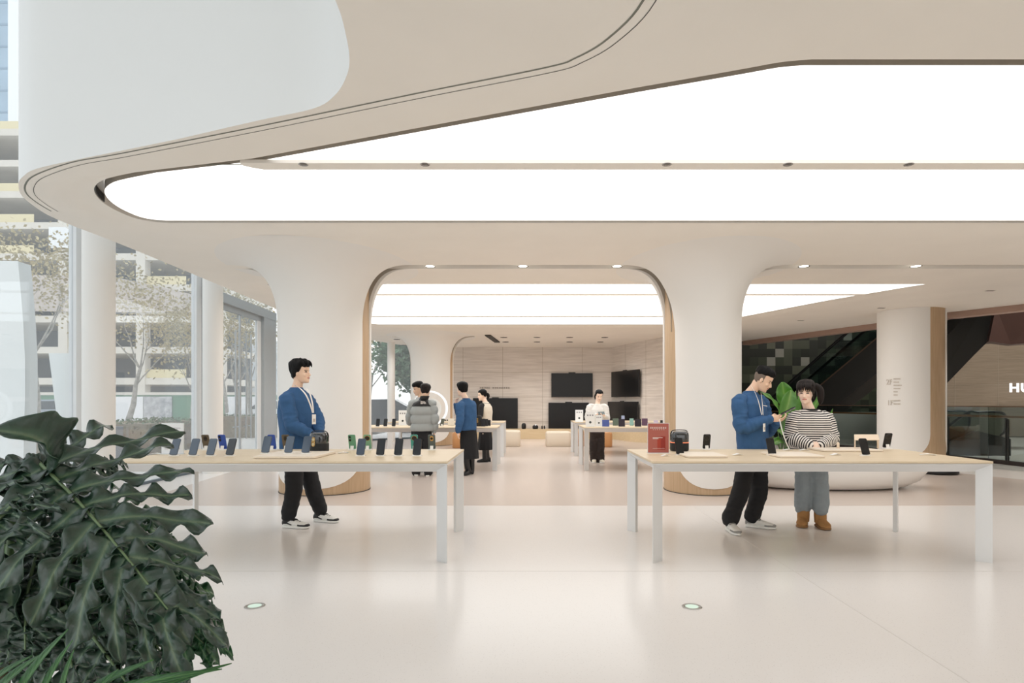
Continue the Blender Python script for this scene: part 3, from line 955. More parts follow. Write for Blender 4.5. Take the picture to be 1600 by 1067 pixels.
MB().box((-86, Yb - 0.4, 24.2), (-80, Yb - 0.2, 26.3)).build('white_sheet', M_FRAME, bld)
tw = thing('glass_tower', 'tall pale blue glass tower at the top left corner', 'building', (-100, 112, 0))
MB().box((-116, 112, 0), (-93.5, 130, 110)).build('tower_body', mat('blue_curtain_wall', (158, 184, 206), 0.3, noise_amt=0.1, noise_scale=0.2), tw)
m = MB()
for x in (-110.5, -98.2, -93.6): m.box((x - 0.9, 111.5, 0), (x + 0.9, 112, 110))
m.build('white_fin', M_FRAME, tw)
m = MB()
for z in range(6, 110, 4): m.box((-116, 111.9, z), (-93.5, 112, z + 0.35))
m.build('floor_band', mat('tower_band', (128, 154, 176), 0.4), tw)
bk = thing('distant_building', 'pale distant tower behind the trees by the door', 'building', (-52, 128, 0))
MB().box((-58, 128, 0), (-50, 136, 14)).build('tower_body', mat('hazy_white', (222, 226, 230), 0.8), bk)
MB().box((-60, 124, 0), (-42, 126, 5)).build('podium', mat('hazy_grey', (206, 208, 210), 0.8), bk)
# hoarding with posters
hd = thing('hoarding', 'green site hoarding behind the trees', 'fence', (-30, 42, 0))
MB().box((-46, 42, -0.05), (-15.5, 42.12, 1.9)).build('board', M_HOARD, hd)
MB().box((-46, 41.95, 1.82), (-15.5, 42.15, 2.02)).build('top_rail', M_CONC, hd)
for x0, x1, mt, l in ((-28.4, -26.3, mat('poster_white', (232, 232, 234), 0.7), 'white poster board on the green hoarding seen between the slim columns'), (-26.25, -24.35, mat('poster_grey', (200, 200, 202), 0.7, c2=(150, 152, 156), noise_scale=3.0), 'grey picture poster on the green hoarding'),
                      (-20.6, -18.4, mat('poster_white', (0, 0, 0)), 'white poster board on the green hoarding seen through the door')):
    o = MB().box((x0, 41.9, 0.02), (x1, 41.98, 1.72)).build('poster', mt, origin=((x0 + x1) / 2, 41.95, 0.8)); tag(o, l, 'poster')
# hedges, planter, sculptures
def leafy(bounds, n_, size, seed, top=None):
    rnd = random.Random(seed)
    mb = MB()
    (x0, y0, z0), (x1, y1, z1) = bounds
    for i in range(n_):
        c = Vector((rnd.uniform(x0, x1), rnd.uniform(y0, y1), rnd.uniform(z0, z1)))
        a = Vector((rnd.uniform(-1, 1), rnd.uniform(-1, 1), rnd.uniform(-1, 1))).normalized() * size * rnd.uniform(0.6, 1.3)
        b = a.cross(Vector((rnd.uniform(-1, 1), rnd.uniform(-1, 1), rnd.uniform(-1, 1)))).normalized() * size * 0.5
        mb.add([c - a, c + b, c + a, c - b], [(0, 1, 2, 3)], 1 if top and c.z > top else 0)
    return mb
for x0, x1, y0, y1, l, s in ((-18.0, -9.6, 15.6, 17.4, 'clipped brown green hedge outside the left glass', 1), (-12.2, -9.9, 18.2, 19.8, 'low hedge outside behind the menu stand', 2), (-12.5, -9.5, 24, 26.0, 'low hedge outside the glass door', 3)):
    mb = leafy(((x0, y0, 0.0), (x1, y1, 0.86)), 5200 if s == 1 else 2200, 0.055, s, 0.7)
    mb.box((x0 + 0.1, y0 + 0.12, -0.05), (x1 - 0.1, y1 - 0.1, 0.78), 0)
    tag(mb.build('hedge', [M_HEDGE, M_HEDGET]), l, 'hedge', 'hedges')
def slab_sculpt(pts, th, label):
    o = MB().extr([tuple(v) for v in pts], (-0.12 * th, th, 0), 0, False).build('sculpture_panel', mat('white_panel', (236, 240, 240), 0.45), origin=(pts[0][0], pts[0][1], 0))
    return tag(o, label, 'sculpture', 'white outdoor panels')
Yp = 11.5
q = [at(-90, 690, Yp), at(-90, 405, Yp), at(28, 408, Yp), at(32, 450, Yp), at(36, 500, Yp), at(39, 560, Yp), at(39, 620, Yp), at(36, 690, Yp)]
for i_ in ((0, 7) if len(q) == 8 else (0, 5)): q[i_].z = -0.06
slab_sculpt(q, 0.35, 'tall white curved panel outside at the left photo edge')
Yp = 13.5
q = [at(92, 700, Yp), at(87, 640, Yp), at(81, 590, Yp), at(76, 552, Yp), at(116, 552, Yp), at(116, 700, Yp)]
for i_ in ((0, 7) if len(q) == 8 else (0, 5)): q[i_].z = -0.06
slab_sculpt(q, 0.35, 'shorter white tapered panel outside beside the first slim column')
o = MB().box((-9.9, 14.0, -0.06), (-9.5, 14.4, 0.78)).build('planter_box', mat('planter_grey', (128, 130, 138), 0.6), origin=(-9.7, 14.2, 0)); tag(o, 'grey square planter outside right of the first slim column', 'planter')
def tree(x, y, h, r, seed, label, leaves=1500, leaf=0.075, green=False, group='street trees', trunk=0.13):
    rnd = random.Random(seed)
    root = thing('street_tree', label, 'tree', (x, y, -0.06), group=group)
    tk = MB()
    def branch(p, d, L, rad, lev):
        pts, rs = [p], [rad]
        for i in range(4):
            d = (d + Vector((rnd.uniform(-.18, .18), rnd.uniform(-.18, .18), rnd.uniform(-.05, .12)))).normalized()
            p = p + d * L / 4
            pts.append(p); rs.append(rad * (1 - 0.14 * (i + 1)))
        tk.tube(pts, rs, 6 if lev else 8)
        tips.append(p)
        if lev < 3:
            for k in range(3 if lev else 5):
                a = rnd.uniform(0, 2 * PI)
                nd = (d + Vector((math.cos(a), math.sin(a), 0.25)) * rnd.uniform(0.5, 0.95)).normalized()
                branch(pts[-1 - rnd.randint(0, 1)], nd, L * rnd.uniform(0.55, 0.75), rs[-1] * 0.62, lev + 1)
    tips = []
    branch(Vector((0, 0, 0)), Vector((0.03, 0, 1)), h * 0.36, trunk, 0)
    tk.build('trunk', M_BARK, root, False)
    lf = MB()
    for i in range(leaves):
        c = rnd.choice(tips[1:]) + Vector((rnd.gauss(0, r * .2), rnd.gauss(0, r * .2), rnd.gauss(0, r * .18)))
        a = Vector((rnd.uniform(-1, 1), rnd.uniform(-1, 1), rnd.uniform(-1, 1))).normalized() * leaf * rnd.uniform(.6, 1.2)
        b = a.cross(Vector((rnd.uniform(-1, 1), rnd.uniform(-1, 1), rnd.uniform(-1, 1)))).normalized() * leaf * .6
        lf.add([c - a, c + b, c + a, c - b], [(0, 1, 2, 3)])
    lf.build('crown', mat('evergreen_leaves', (118, 146, 112), 0.7, c2=(86, 116, 88), noise_scale=1.5) if green else M_LEAFB, root, False)
    return root
def tx(px, Y): return (px - CX) * Y / FOC
tree(tx(57, 21), 21, 8.4, 2.2, 11, 'mottled plane tree outside between the two white panels', 1900)
tree(tx(197, 23), 23, 7.6, 2.2, 5, 'mottled plane tree outside between the first two slim columns', 1800)
tree(tx(301, 28), 28, 7.0, 2.4, 9, 'plane tree outside just left of the second slim column', 1100)
tree(tx(371, 25), 25, 7.6, 2.2, 13, 'plane tree outside behind the left door leaf', 1000, 0.08)
tree(tx(393, 30), 30, 8.6, 2.4, 21, 'plane tree outside behind the door, farther right', 1000, 0.08)
tree(tx(352, 33), 33, 9.0, 2.4, 27, 'plane tree outside at the left of the glass door, farther back', 700, 0.08)
tree(-8.6, 33, 8.0, 2.4, 33, 'bare plane tree outside the far corner glass', 1200, 0.09)
tree(-5.9, 30.5, 6.3, 2.0, 37, 'dense evergreen tree outside right of the far slim column', 6500, 0.13, True)
tree(-4.9, 29.0, 4.6, 1.6, 41, 'lower dense evergreen tree against the far column', 6500, 0.12, True)
# cars
def car(x, y, rz, c, label):
    root = thing('parked_car', label, 'car', (x, y, -0.05), rz)
    prof = [(-2.3, 0.35), (-2.35, 0.75), (-2.1, 0.95), (-1.25, 1.02), (-0.6, 1.5), (0.9, 1.53), (1.75, 1.05), (2.25, 0.95), (2.35, 0.5), (2.3, 0.3)]
    m = MB(); m.extr([(a, -0.85, b) for a, b in prof], (0, 1.7, 0)); m.build('car_body', mat('car_paint_' + label[:5].strip(), c, 0.25, coat=0.5), root, False, 0.06)
    m = MB(); m.extr([(-1.15, -0.87, 1.03), (-0.57, -0.87, 1.43), (0.85, -0.87, 1.45), (1.6, -0.87, 1.05)], (0, 1.74, 0)); m.build('side_window', mat('car_glass', (50, 58, 66), 0.1), root, False)
    for sx in (-1.45, 1.45):
        for sy in (-0.8, 0.8):
            mm = MB(); mm.tube([(sx, sy - 0.1, 0.33), (sx, sy + 0.1, 0.33)], 0.33, 20); wl = mm.build('wheel', M_BLACK, root, False)
            mm = MB(); mm.tube([(sx, sy - 0.11, 0.33), (sx, sy + 0.11, 0.33)], 0.2, 16); mm.build('hub', M_CHROME, wl, False)
    for sy in (-0.6, 0.6):
        MB().box((-2.37, sy - 0.2, 0.66), (-2.3, sy + 0.2, 0.82)).build('headlamp', M_FRAME, root, False)
    return root
car(-13.5, 33.0, 0.0, (236, 238, 240), 'white car parked outside the glass door')
car(-24.2, 31.0, 0.05, (150, 160, 170), 'silver car outside behind the hedge and plane tree')
car(-6.9, 27.6, 0.1, (44, 52, 62), 'dark car outside the far corner glass')
# ================================================================ display tables
TW, TD, TH = 2.855, 1.325, 0.853
def make_table():
    t = thing('display_table', '', 'table', (0, 0, 0))
    a, b = TW / 2, TD / 2
    e = 0.004
    m = MB(); m.prism([(-a, -b), (a, -b), (a, b), (-a, b)], TH - 0.018, TH)
    m.build('tabletop', M_WOODTOP, t, False, 0.003)
    ap = MB()
    z1, z0, s = TH - 0.021, TH - 0.096, 0.085
    o = [(-a + e, -b + e), (a - e, -b + e), (a - e, b - e), (-a + e, b - e)]
    i_ = [(-a + s, -b + s), (a - s, -b + s), (a - s, b - s), (-a + s, b - s)]
    i2 = [(-a + s + .03, -b + s + .03), (a - s - .03, -b + s + .03), (a - s - .03, b - s - .03), (-a + s + .03, b - s - .03)]
    ap.loft([[(x, y, z1) for x, y in o], [(x, y, z1 - 0.006) for x, y in o], [(x, y, z0) for x, y in i_], [(x, y, z0) for x, y in i2], [(x, y, z1) for x, y in i2]], 0, False, True, False)
    ap.build('apron', M_ALU, t, False)
    for sx, sy in ((-1, -1), (1, -1), (1, 1), (-1, 1)):
        P = Vector((sx * (a - e), sy * (b - e)))
        q = Vector((-sx, -sy)) * 0.082
        n = Vector((sy, -sx)) * 0.002
        n2 = Vector((sy, -sx)) * 0.014
        poly = [P - n, P + q - n2, P + q + n2, P + n]
        poly = [(v.x, v.y) for v in poly]
        if area2(poly) < 0: poly = poly[::-1]
        mm = MB(); mm.prism(poly, 0.0, z1)
        mm.build('leg', M_ALU, t, False)
    return t
tb = make_table()
TABLES = [(-2.108, 5.805, 'front display table on the left, before the man in the blue sweater'),
          (2.463, 5.805, 'front display table on the right, before the couple'),
          (-2.04, 12.66, 'far left display table where the padded jacket man stands'),
          (-2.03, 15.7, 'farthest left display table behind the black skirted woman'),
          (2.51, 12.66, 'far right display table in front of the woman in the white shirt'),
          (2.56, 15.9, 'farthest right display table with the white price stand')]
first = True
for x, y, l in TABLES:
    o = tb if first else copy_tree(tb)
    first = False
    o.location = (x, y, 0.0); tag(o, l, 'table', 'long display tables')
# ================================================================ lounge pieces and televisions at the back
def soft_block(w_, d, h, r=0.06):
    mb = MB()
    rings = []
    for z, ins in ((0.0, 0.03), (0.02, 0.0), (h - r, 0.0), (h - r * .4, 0.012), (h - r * .1, 0.04), (h, 0.08)):
        rings.append([(x, y, z) for x, y in rr(w_ - 2 * ins, d - 2 * ins, max(0.02, 0.12 - ins * .5), 6)])
    mb.loft(rings)
    return mb
M_CREAML = mat('cream_leather', (226, 214, 196), 0.45, bump=0.05)
M_TAN = mat('tan_leather', (200, 146, 96), 0.45, bump=0.05)
def ottoman(px0, px1, pyb, h, material, label):
    Y = FOC * EYE / (pyb - CY)
    wd = (px1 - px0) * Y / FOC
    x = ((px0 + px1) / 2 - CX) * Y / FOC
    t = thing('ottoman', label, 'ottoman', (x, Y + 0.35, 0), group='leather ottomans')
    soft_block(wd, 0.7, h).build('cushion', material, t, False)
    MB().prism(rr(wd - 0.1, 0.6, 0.08), 0.0, 0.02).build('base', M_DARK, t, False)
    return t
ottoman(853, 893, 698, 0.45, M_CREAML, 'cream leather ottoman left of the far right tables')
ottoman(778, 813, 698, 0.48, M_CREAML, 'cream leather ottoman below the big floor television')
ottoman(902, 915, 697.5, 0.46, M_TAN, 'tan leather ottoman between the far right table legs')
ottoman(941, 957.5, 699, 0.45, M_TAN, 'tan leather ottoman right of the white shirted woman')
ottoman(706, 733, 700.5, 0.47, M_TAN, 'tan leather ottoman behind the person with a raised hand')
m = MB()
m.box((-2.2, 22.35, 0.0), (3.0, 22.95, 0.36)); m.extr([(3.0, 22.35, 0), (3.45, 20.85, 0), (4.0, 20.2, 0), (4.15, 20.8, 0), (3.5, 22.35, 0), (3.0, 22.9, 0)], (0, 0, 0.36))
tag(m.build('wall_bench', M_WOODLT), 'low pale oak bench running below the televisions', 'bench')
def tv(p0, p1, z0, z1, label, gap=0.06):
    p0, p1 = Vector((p0[0], p0[1], 0)), Vector((p1[0], p1[1], 0))
    d = p1 - p0; L = d.length; d.normalize()
    root = thing('television', label, 'television', ((p0.x + p1.x) / 2, (p0.y + p1.y) / 2, z0), math.atan2(d.y, d.x), 'televisions on the stone wall')
    h = z1 - z0
    MB().box((-L / 2, -0.02, 0), (L / 2, 0.04, h)).build('housing', M_BLACK, root, False, 0.006)
    MB().box((-L / 2 + 0.012, -0.024, 0.03), (L / 2 - 0.012, -0.019, h - 0.012)).build('screen', M_TVSCREEN, root, False)
    MB().box((-0.13, -0.02, h - 0.002), (0.13, 0.03, h + 0.03)).build('camera_bar', M_BLACK, root, False, 0.008)
    MB().box((-0.16, 0.04, h * 0.35), (0.16, gap + 0.035, h * 0.7)).build('wall_bracket', M_BLACK, root, False)
    return root
def wx(px, Y): return (px - CX) * Y / FOC
def wz(py, Y): return EYE - (py - CY) * Y / FOC
Yw = 22.9
tv((wx(861.5, Yw), Yw), (wx(926, Yw), Yw), wz(620.5, Yw), wz(583, Yw), 'upper wall television left of the wall corner')
tv((wx(857, Yw), Yw), (wx(920, Yw), Yw), wz(671.5, Yw), wz(629, Yw), 'lower television behind the white shirted woman')
tv((wx(739, Yw), Yw), (wx(809, Yw), Yw), wz(672, Yw), wz(622, Yw), 'big television behind the woman in the cream vest')
def onang(px):
    # point of the angled wall seen at px, 9 cm in front of it
    k = (px - CX) / FOC
    a, b = Vector((3.1, 23.0)), Vector((4.75, 17.9))
    d = b - a
    t = (k * a.y - a.x) / (d.x - k * d.y)
    n = Vector((d.y, -d.x)).normalized()
    q = a + d * t + n * 0.11
    return (q.x, q.y)
a, b = onang(960), onang(1003)
tv(a, b, wz(620.5, a[1]), wz(581.5, a[1]), 'upper television on the angled stone wall', 0.1)
a, b = onang(953.5), onang(1001)
tv(a, b, wz(664, a[1]), wz(627.5, a[1]), 'lower television on the angled stone wall', 0.1)
# small speakers on the bench
for px, w_, h, l, kind in ((818.5, 7, 9, 'small black speaker on the oak bench right of the big television', 0), (836.5, 9, 6, 'black sound dock on the oak bench', 1), (847, 2.2, 5, 'thin black bottle shaped speaker on the oak bench, left of two', 2), (850.5, 2.2, 5, 'thin black bottle shaped speaker on the oak bench, right of two', 2)):
    Y = 22.55; k = Y / FOC
    t = thing('bench_speaker', l, 'speaker', (wx(px, Y), Y, 0.36), group='speakers on the bench')
    r, hh = w_ * k / 2, h * k
    MB().lathe([(r * .8, 0), (r, hh * .15), (r, hh * .75), (r * .6, hh)], (0, 0, 0), 20).build('housing', M_BLACK, t, False)
    MB().lathe([(r * .5, 0), (r * .45, 0.01)], (0, 0, hh), 16).build('top_dial', M_CHROME, t, False)
# dark characters on the stone wall
M_INK = mat('grey_ink', (120, 112, 102), 0.6)
sg = thing('wall_lettering', 'row of small grey characters on the stone wall above the big television', 'lettering', (wx(772, 22.98), 22.99, wz(606, 22.98)))
def glyph(mb, x, z, s, seed, y0, y1, mi=0):
    rnd = random.Random(seed)
    for k in range(3):
        zz = z + s * (-0.4 + 0.4 * k)
        mb.box((x - s * .42, y0, zz - s * .05), (x + s * .42, y1, zz + s * .05), mi)
    for k in range(2):
        xx = x + s * rnd.uniform(-.4, .4)
        mb.box((xx - s * .05, y0, z - s * .45), (xx + s * .05, y1, z + s * .45), mi)
mb = MB()
for i, px in enumerate((750.5, 754, 757.5, 761, 764.5, 770.5, 774, 777.5, 781, 784.5, 788, 791.5, 795)):
    glyph(mb, wx(px, 22.98) - sg.location.x, 0, 0.062, i, -0.006, 0.006)
mb.build('characters', M_INK, sg, False)
# floor directory lettering on the right far column
dcx, dcy, dr = 8.65, 13.9, 0.682
def curve_pt(px, py):
    k = (px - CX) / FOC
    # intersect the sight line with the column
    A = 1 + k * k; B = -2 * (k * dcx + dcy); Cc = dcx ** 2 + dcy ** 2 - dr ** 2
    Y = (-B - math.sqrt(max(0, B * B - 4 * A * Cc))) / (2 * A)
    return at(px, py, Y), math.atan2(k * Y - dcx, -(Y - dcy))
p, a_ = curve_pt(1389, 598)
sg = thing('floor_directory', 'faint grey floor directory lettering on the far right column', 'lettering', tuple(p))
for body, px, py, s in (('2F', 1384.5, 601, 0.17), ('1F', 1386, 633, 0.16)):
    q, an = curve_pt(px, py)
    text('numeral', body, s, 0.003, tuple(q - p), (PI / 2, 0, an), mat('pale_ink', (208, 200, 190), 0.6), sg)
mb = MB()
rows = [(1397, 1408, 592), (1397, 1407, 597), (1397, 1412, 602), (1397, 1408, 607), (1397, 1404, 612), (1397, 1404, 617), (1397, 1408, 626), (1397, 1408, 631)]
for x0, x1, py in rows:
    n_ = int((x1 - x0) / 2.2)
    for i in range(n_):
        q, an = curve_pt(x0 + 2.2 * i, py)
        mb.obox(q - p, Vector((math.cos(an), math.sin(an), 0)) * 0.011, Vector((math.sin(an), -math.cos(an), 0)) * 0.003, (0, 0, 0.014))
mb.build('directory_lines', MATS['pale_ink'], sg, False)
# white boat shaped planter with a bird of paradise plant
bx, by = 4.78, 9.45
pt = thing('bowl_planter', 'long white rounded bowl planter behind the couple', 'planter', (bx, by + 0.35, 0))
prof = [(0.55, 0.012), (0.80, 0.03), (0.95, 0.12), (1.03, 0.26), (1.05, 0.40), (1.02, 0.52), (0.97, 0.55), (0.93, 0.52), (0.9, 0.44)]
MB().lathe(prof, (0, 0, 0), 56, 0, True, True, 1.47, 0.70).build('bowl', M_WHITE, pt, False)
MB().lathe([(0.6, 0.0), (0.6, 0.014)], (0, 0, 0), 40, 0, True, True, 1.25, 0.72).build('plinth', M_DARK, pt, False)
MB().lathe([(0.9, 0.44), (0.01, 0.46)], (0, 0, 0), 40, 0, False, True, 1.47, 0.70).build('soil', mat('soil', (70, 56, 44), 0.9), pt, False)
# low black disc by the directory column
x, y = (1465 - CX) * 11.6 / FOC, 11.6
t = thing('floor_disc', 'low round black floor unit below the right end of the right table', 'floor unit', (x, y, 0))
MB().lathe([(0.30, 0.0), (0.34, 0.02), (0.34, 0.07), (0.31, 0.09)], (0, 0, 0), 40).build('housing', M_BLACK, t, False)
MB().lathe([(0.12, 0.09), (0.12, 0.1)], (0, 0, 0), 32).build('top_dial', M_CHROME, t, False)
# white ring display stand on the far left table
Y = 12.75; k = Y / FOC
t = thing('ring_stand', 'white ring shaped display stand on the far left table', 'display stand', (wx(672, Y), Y, TH))
R = 27.5 * k
m = MB()
def ring(mb, R1, R2, y0, y1, zc):
    n = 56
    v = []
    for (R_, yy) in ((R1, y0), (R1, y1), (R2, y1), (R2, y0)):
        v.append([(R_ * math.cos(2 * PI * i / n), yy, zc + R_ * math.sin(2 * PI * i / n)) for i in range(n)])
    mb.loft(v + [v[0]], 0, False)
ring(m, R, R - 0.035, -0.05, 0.05, R); m.build('outer_ring', emat('ring_glow', (255, 253, 250), 0.95), t, False)
m = MB(); ring(m, R * 0.62, R * 0.36, 0.03, 0.07, R * .95); m.build('inner_ring', M_FRAME, t, False)
m = MB(); m.box((-R * .5, -0.08, 0.0), (R * .5, 0.08, 0.012)); m.build('foot', M_FRAME, t, False)
# ================================================================ phones, stands, speakers, trays and price cards
M_STAND = mat('white_stand', (240, 238, 234), 0.4)
M_LENS = mat('camera_glass', (16, 17, 20), 0.1)
M_GOLD = mat('gold_ring', (196, 160, 104), 0.25, 0.8)
PH = {}
def phone_mats(c, nm):
    return mat('phone_' + nm, c, 0.3, 0.2)
def make_phone(nm, c, camera='round', screen=None):
    """slim phone standing on its lower edge, screen towards -Y"""
    r = thing('phone', '', 'phone')
    w_, h, d = 0.074, 0.158, 0.008
    MB().rrect(w_, h, 0.012, d, (0, 0, h / 2)).build('body', phone_mats(c, nm), r, False, 0.0022)
    MB().rrect(w_ - 0.004, h - 0.004, 0.011, 0.001, (0, -d / 2 - 0.0004, h / 2)).build('screen', screen or M_SCREEN, r, False)
    cb = MB()
    if camera == 'round':
        cb.tube([(0, d / 2 - .001, h - .036), (0, d / 2 + .004, h - .036)], .0265, 28)
        o = cb.build('camera_island', M_LENS, r, False, .001)
        g = MB(); 
        n = 28
        v = []
        for R_, y in ((.0275, d / 2), (.0275, d / 2 + .0045), (.0245, d / 2 + .0045)):
            v.append([(R_ * math.cos(2 * PI * i / n), y, h - .036 + R_ * math.sin(2 * PI * i / n)) for i in range(n)])
        g.loft(v, 0, False); g.build('camera_ring', M_GOLD if c[1] > 60 else mat('dark_ring', (70, 70, 72), 0.3, 0.6), o, False)
    elif camera == 'pill':
        cb.rrect(.026, .062, .0125, .003, (.020, d / 2 + .0012, h - .041)); o = cb.build('camera_island', phone_mats(tuple(int(x * .75) for x in c), nm + '_island'), r, False, .001)
        for dz in (-.018, .018):
            MB().tube([(.020, d / 2 + .002, h - .041 + dz), (.020, d / 2 + .0042, h - .041 + dz)], .0105, 18).build('lens', M_LENS, o, False)
    elif camera == 'oval':
        cb.rrect(.034, .056, .015, .003, (.0, d / 2 + .0012, h - .040)); o = cb.build('camera_island', M_GOLD if nm == 'grey' else phone_mats((60, 54, 46), nm + '_island'), r, False, .001)
        MB().tube([(0, d / 2 + .002, h - .040), (0, d / 2 + .0045, h - .040)], .0135, 20).build('lens', M_LENS, o, False)
    return r
def make_stand():
    r = thing('phone_stand', '', 'phone stand')
    m = MB(); m.prism(rr(.085, .058, .008), 0, .006); m.build('base', M_STAND, r, False)
    m = MB(); m.obox((0, .017, .024), (.016, 0, 0), (0, .004, .0018), (0, -.007, .020)); m.obox((0, .012, .008), (.022, 0, 0), (0, .016, 0), (0, 0, .003)); m.build('holder', M_STAND, r, False)
    return r
PROTO = {}
def put_phone(px, pyb, facing, colour, camera, label, Y=None, lean=24, group=None, z0=TH, yaw=0.0, scale=1.0, stand=True, slabel=None, sgroup='phone stands'):
    """facing: 'us' shows the screen to the camera, 'away' shows the back"""
    if Y is None: Y = (EYE - z0) * FOC / (pyb - CY)
    x = (px - CX) * Y / FOC
    key = (colour, camera)
    if key not in PROTO:
        cols = {'black': (22, 23, 26), 'slate': (78, 90, 104), 'blue': (52, 86, 176), 'bronze': (98, 88, 74), 'green': (104, 160, 132), 'mint': (120, 168, 140), 'teal': (64, 150, 142), 'grey': (88, 98, 98), 'navy': (44, 58, 120), 'violet': (110, 90, 130),
                'lilac': (180, 186, 212), 'dkblack': (30, 30, 32), 'wine': (66, 48, 66), 'darkgreen': (70, 86, 72), 'sky': (150, 178, 176)}
        scr = {'slate': mat('dim_screen', (62, 76, 94), 0.08, spec=0.9), 'black': mat('dark_screen', (22, 28, 36), 0.08, spec=0.8)}.get(colour)
        PROTO[key] = make_phone(colour, cols[colour], camera, scr)
        o = PROTO[key]
    else:
        o = copy_tree(PROTO[key])
    base = z0 + (.012 if stand else .002)
    o.location = (x, Y + (-.006 if facing == 'us' else .006), base)
    o.rotation_euler = (-math.radians(lean) if facing == 'us' else -math.radians(lean), 0, yaw if facing == 'us' else PI + yaw)
    o.scale = (scale,) * 3
    tag(o, label, 'phone', group)
    if stand:
        if 'stand' not in PROTO: PROTO['stand'] = s = make_stand()
        else: s = copy_tree(PROTO['stand'])
        s.location = (x, Y + (.010 if facing == 'us' else -.010), z0)
        s.rotation_euler = (0, 0, yaw if facing == 'us' else PI + yaw)
        s.scale = (scale,) * 3
        tag(s, slabel or ('white stand of the ' + ' '.join(label.split()[:11])), 'phone stand', sgroup)
    return o
GL, GR = 'phones on the left front table', 'phones on the right front table'
ordn = ['leftmost', 'second', 'third', 'fourth']
for i, px in enumerate((271, 301, 328.5, 359)):
    put_phone(px, 712.5, 'us', 'slate' if i != 3 else 'black', 'none', ['leftmost dark screen phone beside the white menu stand', 'second dark screen phone from the menu stand', 'third dark screen phone from the menu stand', 'fourth dark screen phone from the menu stand, just left of the tray'][i], group=GL, yaw=-.06)
tray_top = TH + .021
for px, l, c in ((414.5, 'dark screen phone at the left end of the pale tray', 'slate'), (450.5, 'dark screen phone in the middle of the pale tray', 'slate'), (477.5, 'dark screen phone at the right end of the pale tray beside the speaker', 'slate')):
    put_phone(px, 709, 'us', c, 'none', l, Y=5.66, group=GL, z0=tray_top, yaw=-.05, stand=True)
for px, l, c in ((563, 'bluish screen phone, first right of the tray on the left table', 'slate'), (594, 'black screen phone, second right of the tray on the left table', 'black'), (622, 'black screen phone, third right of the tray on the left table', 'black'), (651, 'black screen phone nearest the right end of the left table', 'black')):
    put_phone(px, 712.5, 'us', c, 'none', l, group=GL, yaw=-.03)
for px, c, cm, l in ((323.5, 'bronze', 'oval', 'bronze phone showing its back at the rear of the left table'), (349, 'blue', 'pill', 'blue phone showing its back, left one at the rear of the left table'), (426, 'blue', 'pill', 'blue phone showing its back behind the pale tray'),
                     (448, 'bronze', 'oval', 'bronze phone showing its back behind the pale tray'), (551, 'green', 'pill', 'green phone showing two round lenses right of the black speaker'), (575, 'mint', 'round', 'green phone with round dark camera behind the first phone right of the tray'),
                     (648, 'teal', 'round', 'teal phone showing its back below the padded jacket man'), (675, 'grey', 'oval', 'grey phone showing its gold camera at the right end of the left table')):
    put_phone(px, 703, 'away', c, cm, l, group=GL, lean=20, yaw=.05)
# low display trays
def tray(px0, px1, pyf, pyb, label, name='display_tray', h=.018, round_=.03):
    Yf, Yk = (EYE - TH) * FOC / (pyf - CY), (EYE - TH) * FOC / (pyb - CY)
    x0, x1 = (px0 - CX) * Yf / FOC, (px1 - CX) * Yf / FOC
    t = thing(name, label, 'tray', ((x0 + x1) / 2, (Yf + Yk) / 2, TH), group='pale display trays')
    MB().prism(rr(x1 - x0, Yk - Yf, round_), .004, h).build('board', mat('cream_board', (234, 222, 206), 0.5), t, False, .003)
    MB().prism(rr(x1 - x0 - .03, Yk - Yf - .03, round_ * .8), 0, .004).build('foot', M_WOODLT, t, False)
    return t
tray(393, 492, 717, 708, 'long pale tray holding three phones on the left table', h=.021)
tray(1074, 1139, 715.5, 708.5, 'left pale pad on the right table, right of the speaker')
tray(1219, 1291, 715.5, 708.5, 'right pale pad on the right table, below the couple')
tray(1287, 1382, 706, 701.2, 'pale tray under the small pavilion at the rear of the right table')
# speakers
def speaker(px, pyb, w_px, h_px, label, glow):
    Y = (EYE - TH) * FOC / (pyb - CY); k = Y / FOC
    t = thing('speaker', label, 'speaker', ((px - CX) * k, Y, TH), group='black cylinder speakers')
    W, Hh = w_px * k, h_px * k
    def sq(s, z): return [(x, y, z) for x, y in rr(W * s, W * s, W * s * .36, 7)]
    m = MB(); m.loft([sq(.86, 0), sq(.97, .006), sq(1.0, .02), sq(1.0, Hh * .42), sq(.985, Hh * .46)]); m.build('fabric_base', mat('black_fabric', (26, 27, 29), 0.7), t, False)
    m = MB(); m.loft([sq(.985, Hh * .46), sq(1.0, Hh * .5), sq(1.0, Hh * .80), sq(.96, Hh * .91), sq(.86, Hh * .97), sq(.62, Hh * 1.0)]); m.build('glass_dome', mat('smoked_glass', (34, 36, 40), 0.06, coat=1.0), t, False)
    m = MB()
    pts = [(-W * .50, 0, Hh * .55), (-W * .50, 0, Hh * .88), (-W * .40, 0, Hh * 1.02), (-W * .2, 0, Hh * 1.055), (W * .2, 0, Hh * 1.055), (W * .40, 0, Hh * 1.02), (W * .50, 0, Hh * .88), (W * .50, 0, Hh * .55)]
    m.tube(catmull(pts, 4), .0045, 8); m.build('carry_handle', M_BLACK, t, False)
    if glow:
        m = MB(); m.loft([sq(1.004, Hh * .42), sq(1.004, Hh * .46)], 0, False); m.build('light_ring', emat('orange_glow', (255, 140, 100), 1.0), t, False)
    else:
        m = MB(); m.rrect(W * .20, Hh * .46, W * .095, .006, (-W * .18, -W * .5, Hh * .55)); o = m.build('gold_panel', M_GOLD, t, False, .002)
        for dz in (.43, .66): MB().tube([(-W * .18, -W * .5 - .002, Hh * dz), (-W * .18, -W * .5 - .006, Hh * dz)], W * .075, 20).build('driver', mat('pale_gold', (214, 196, 156), 0.3, 0.5), o, False)
    return t
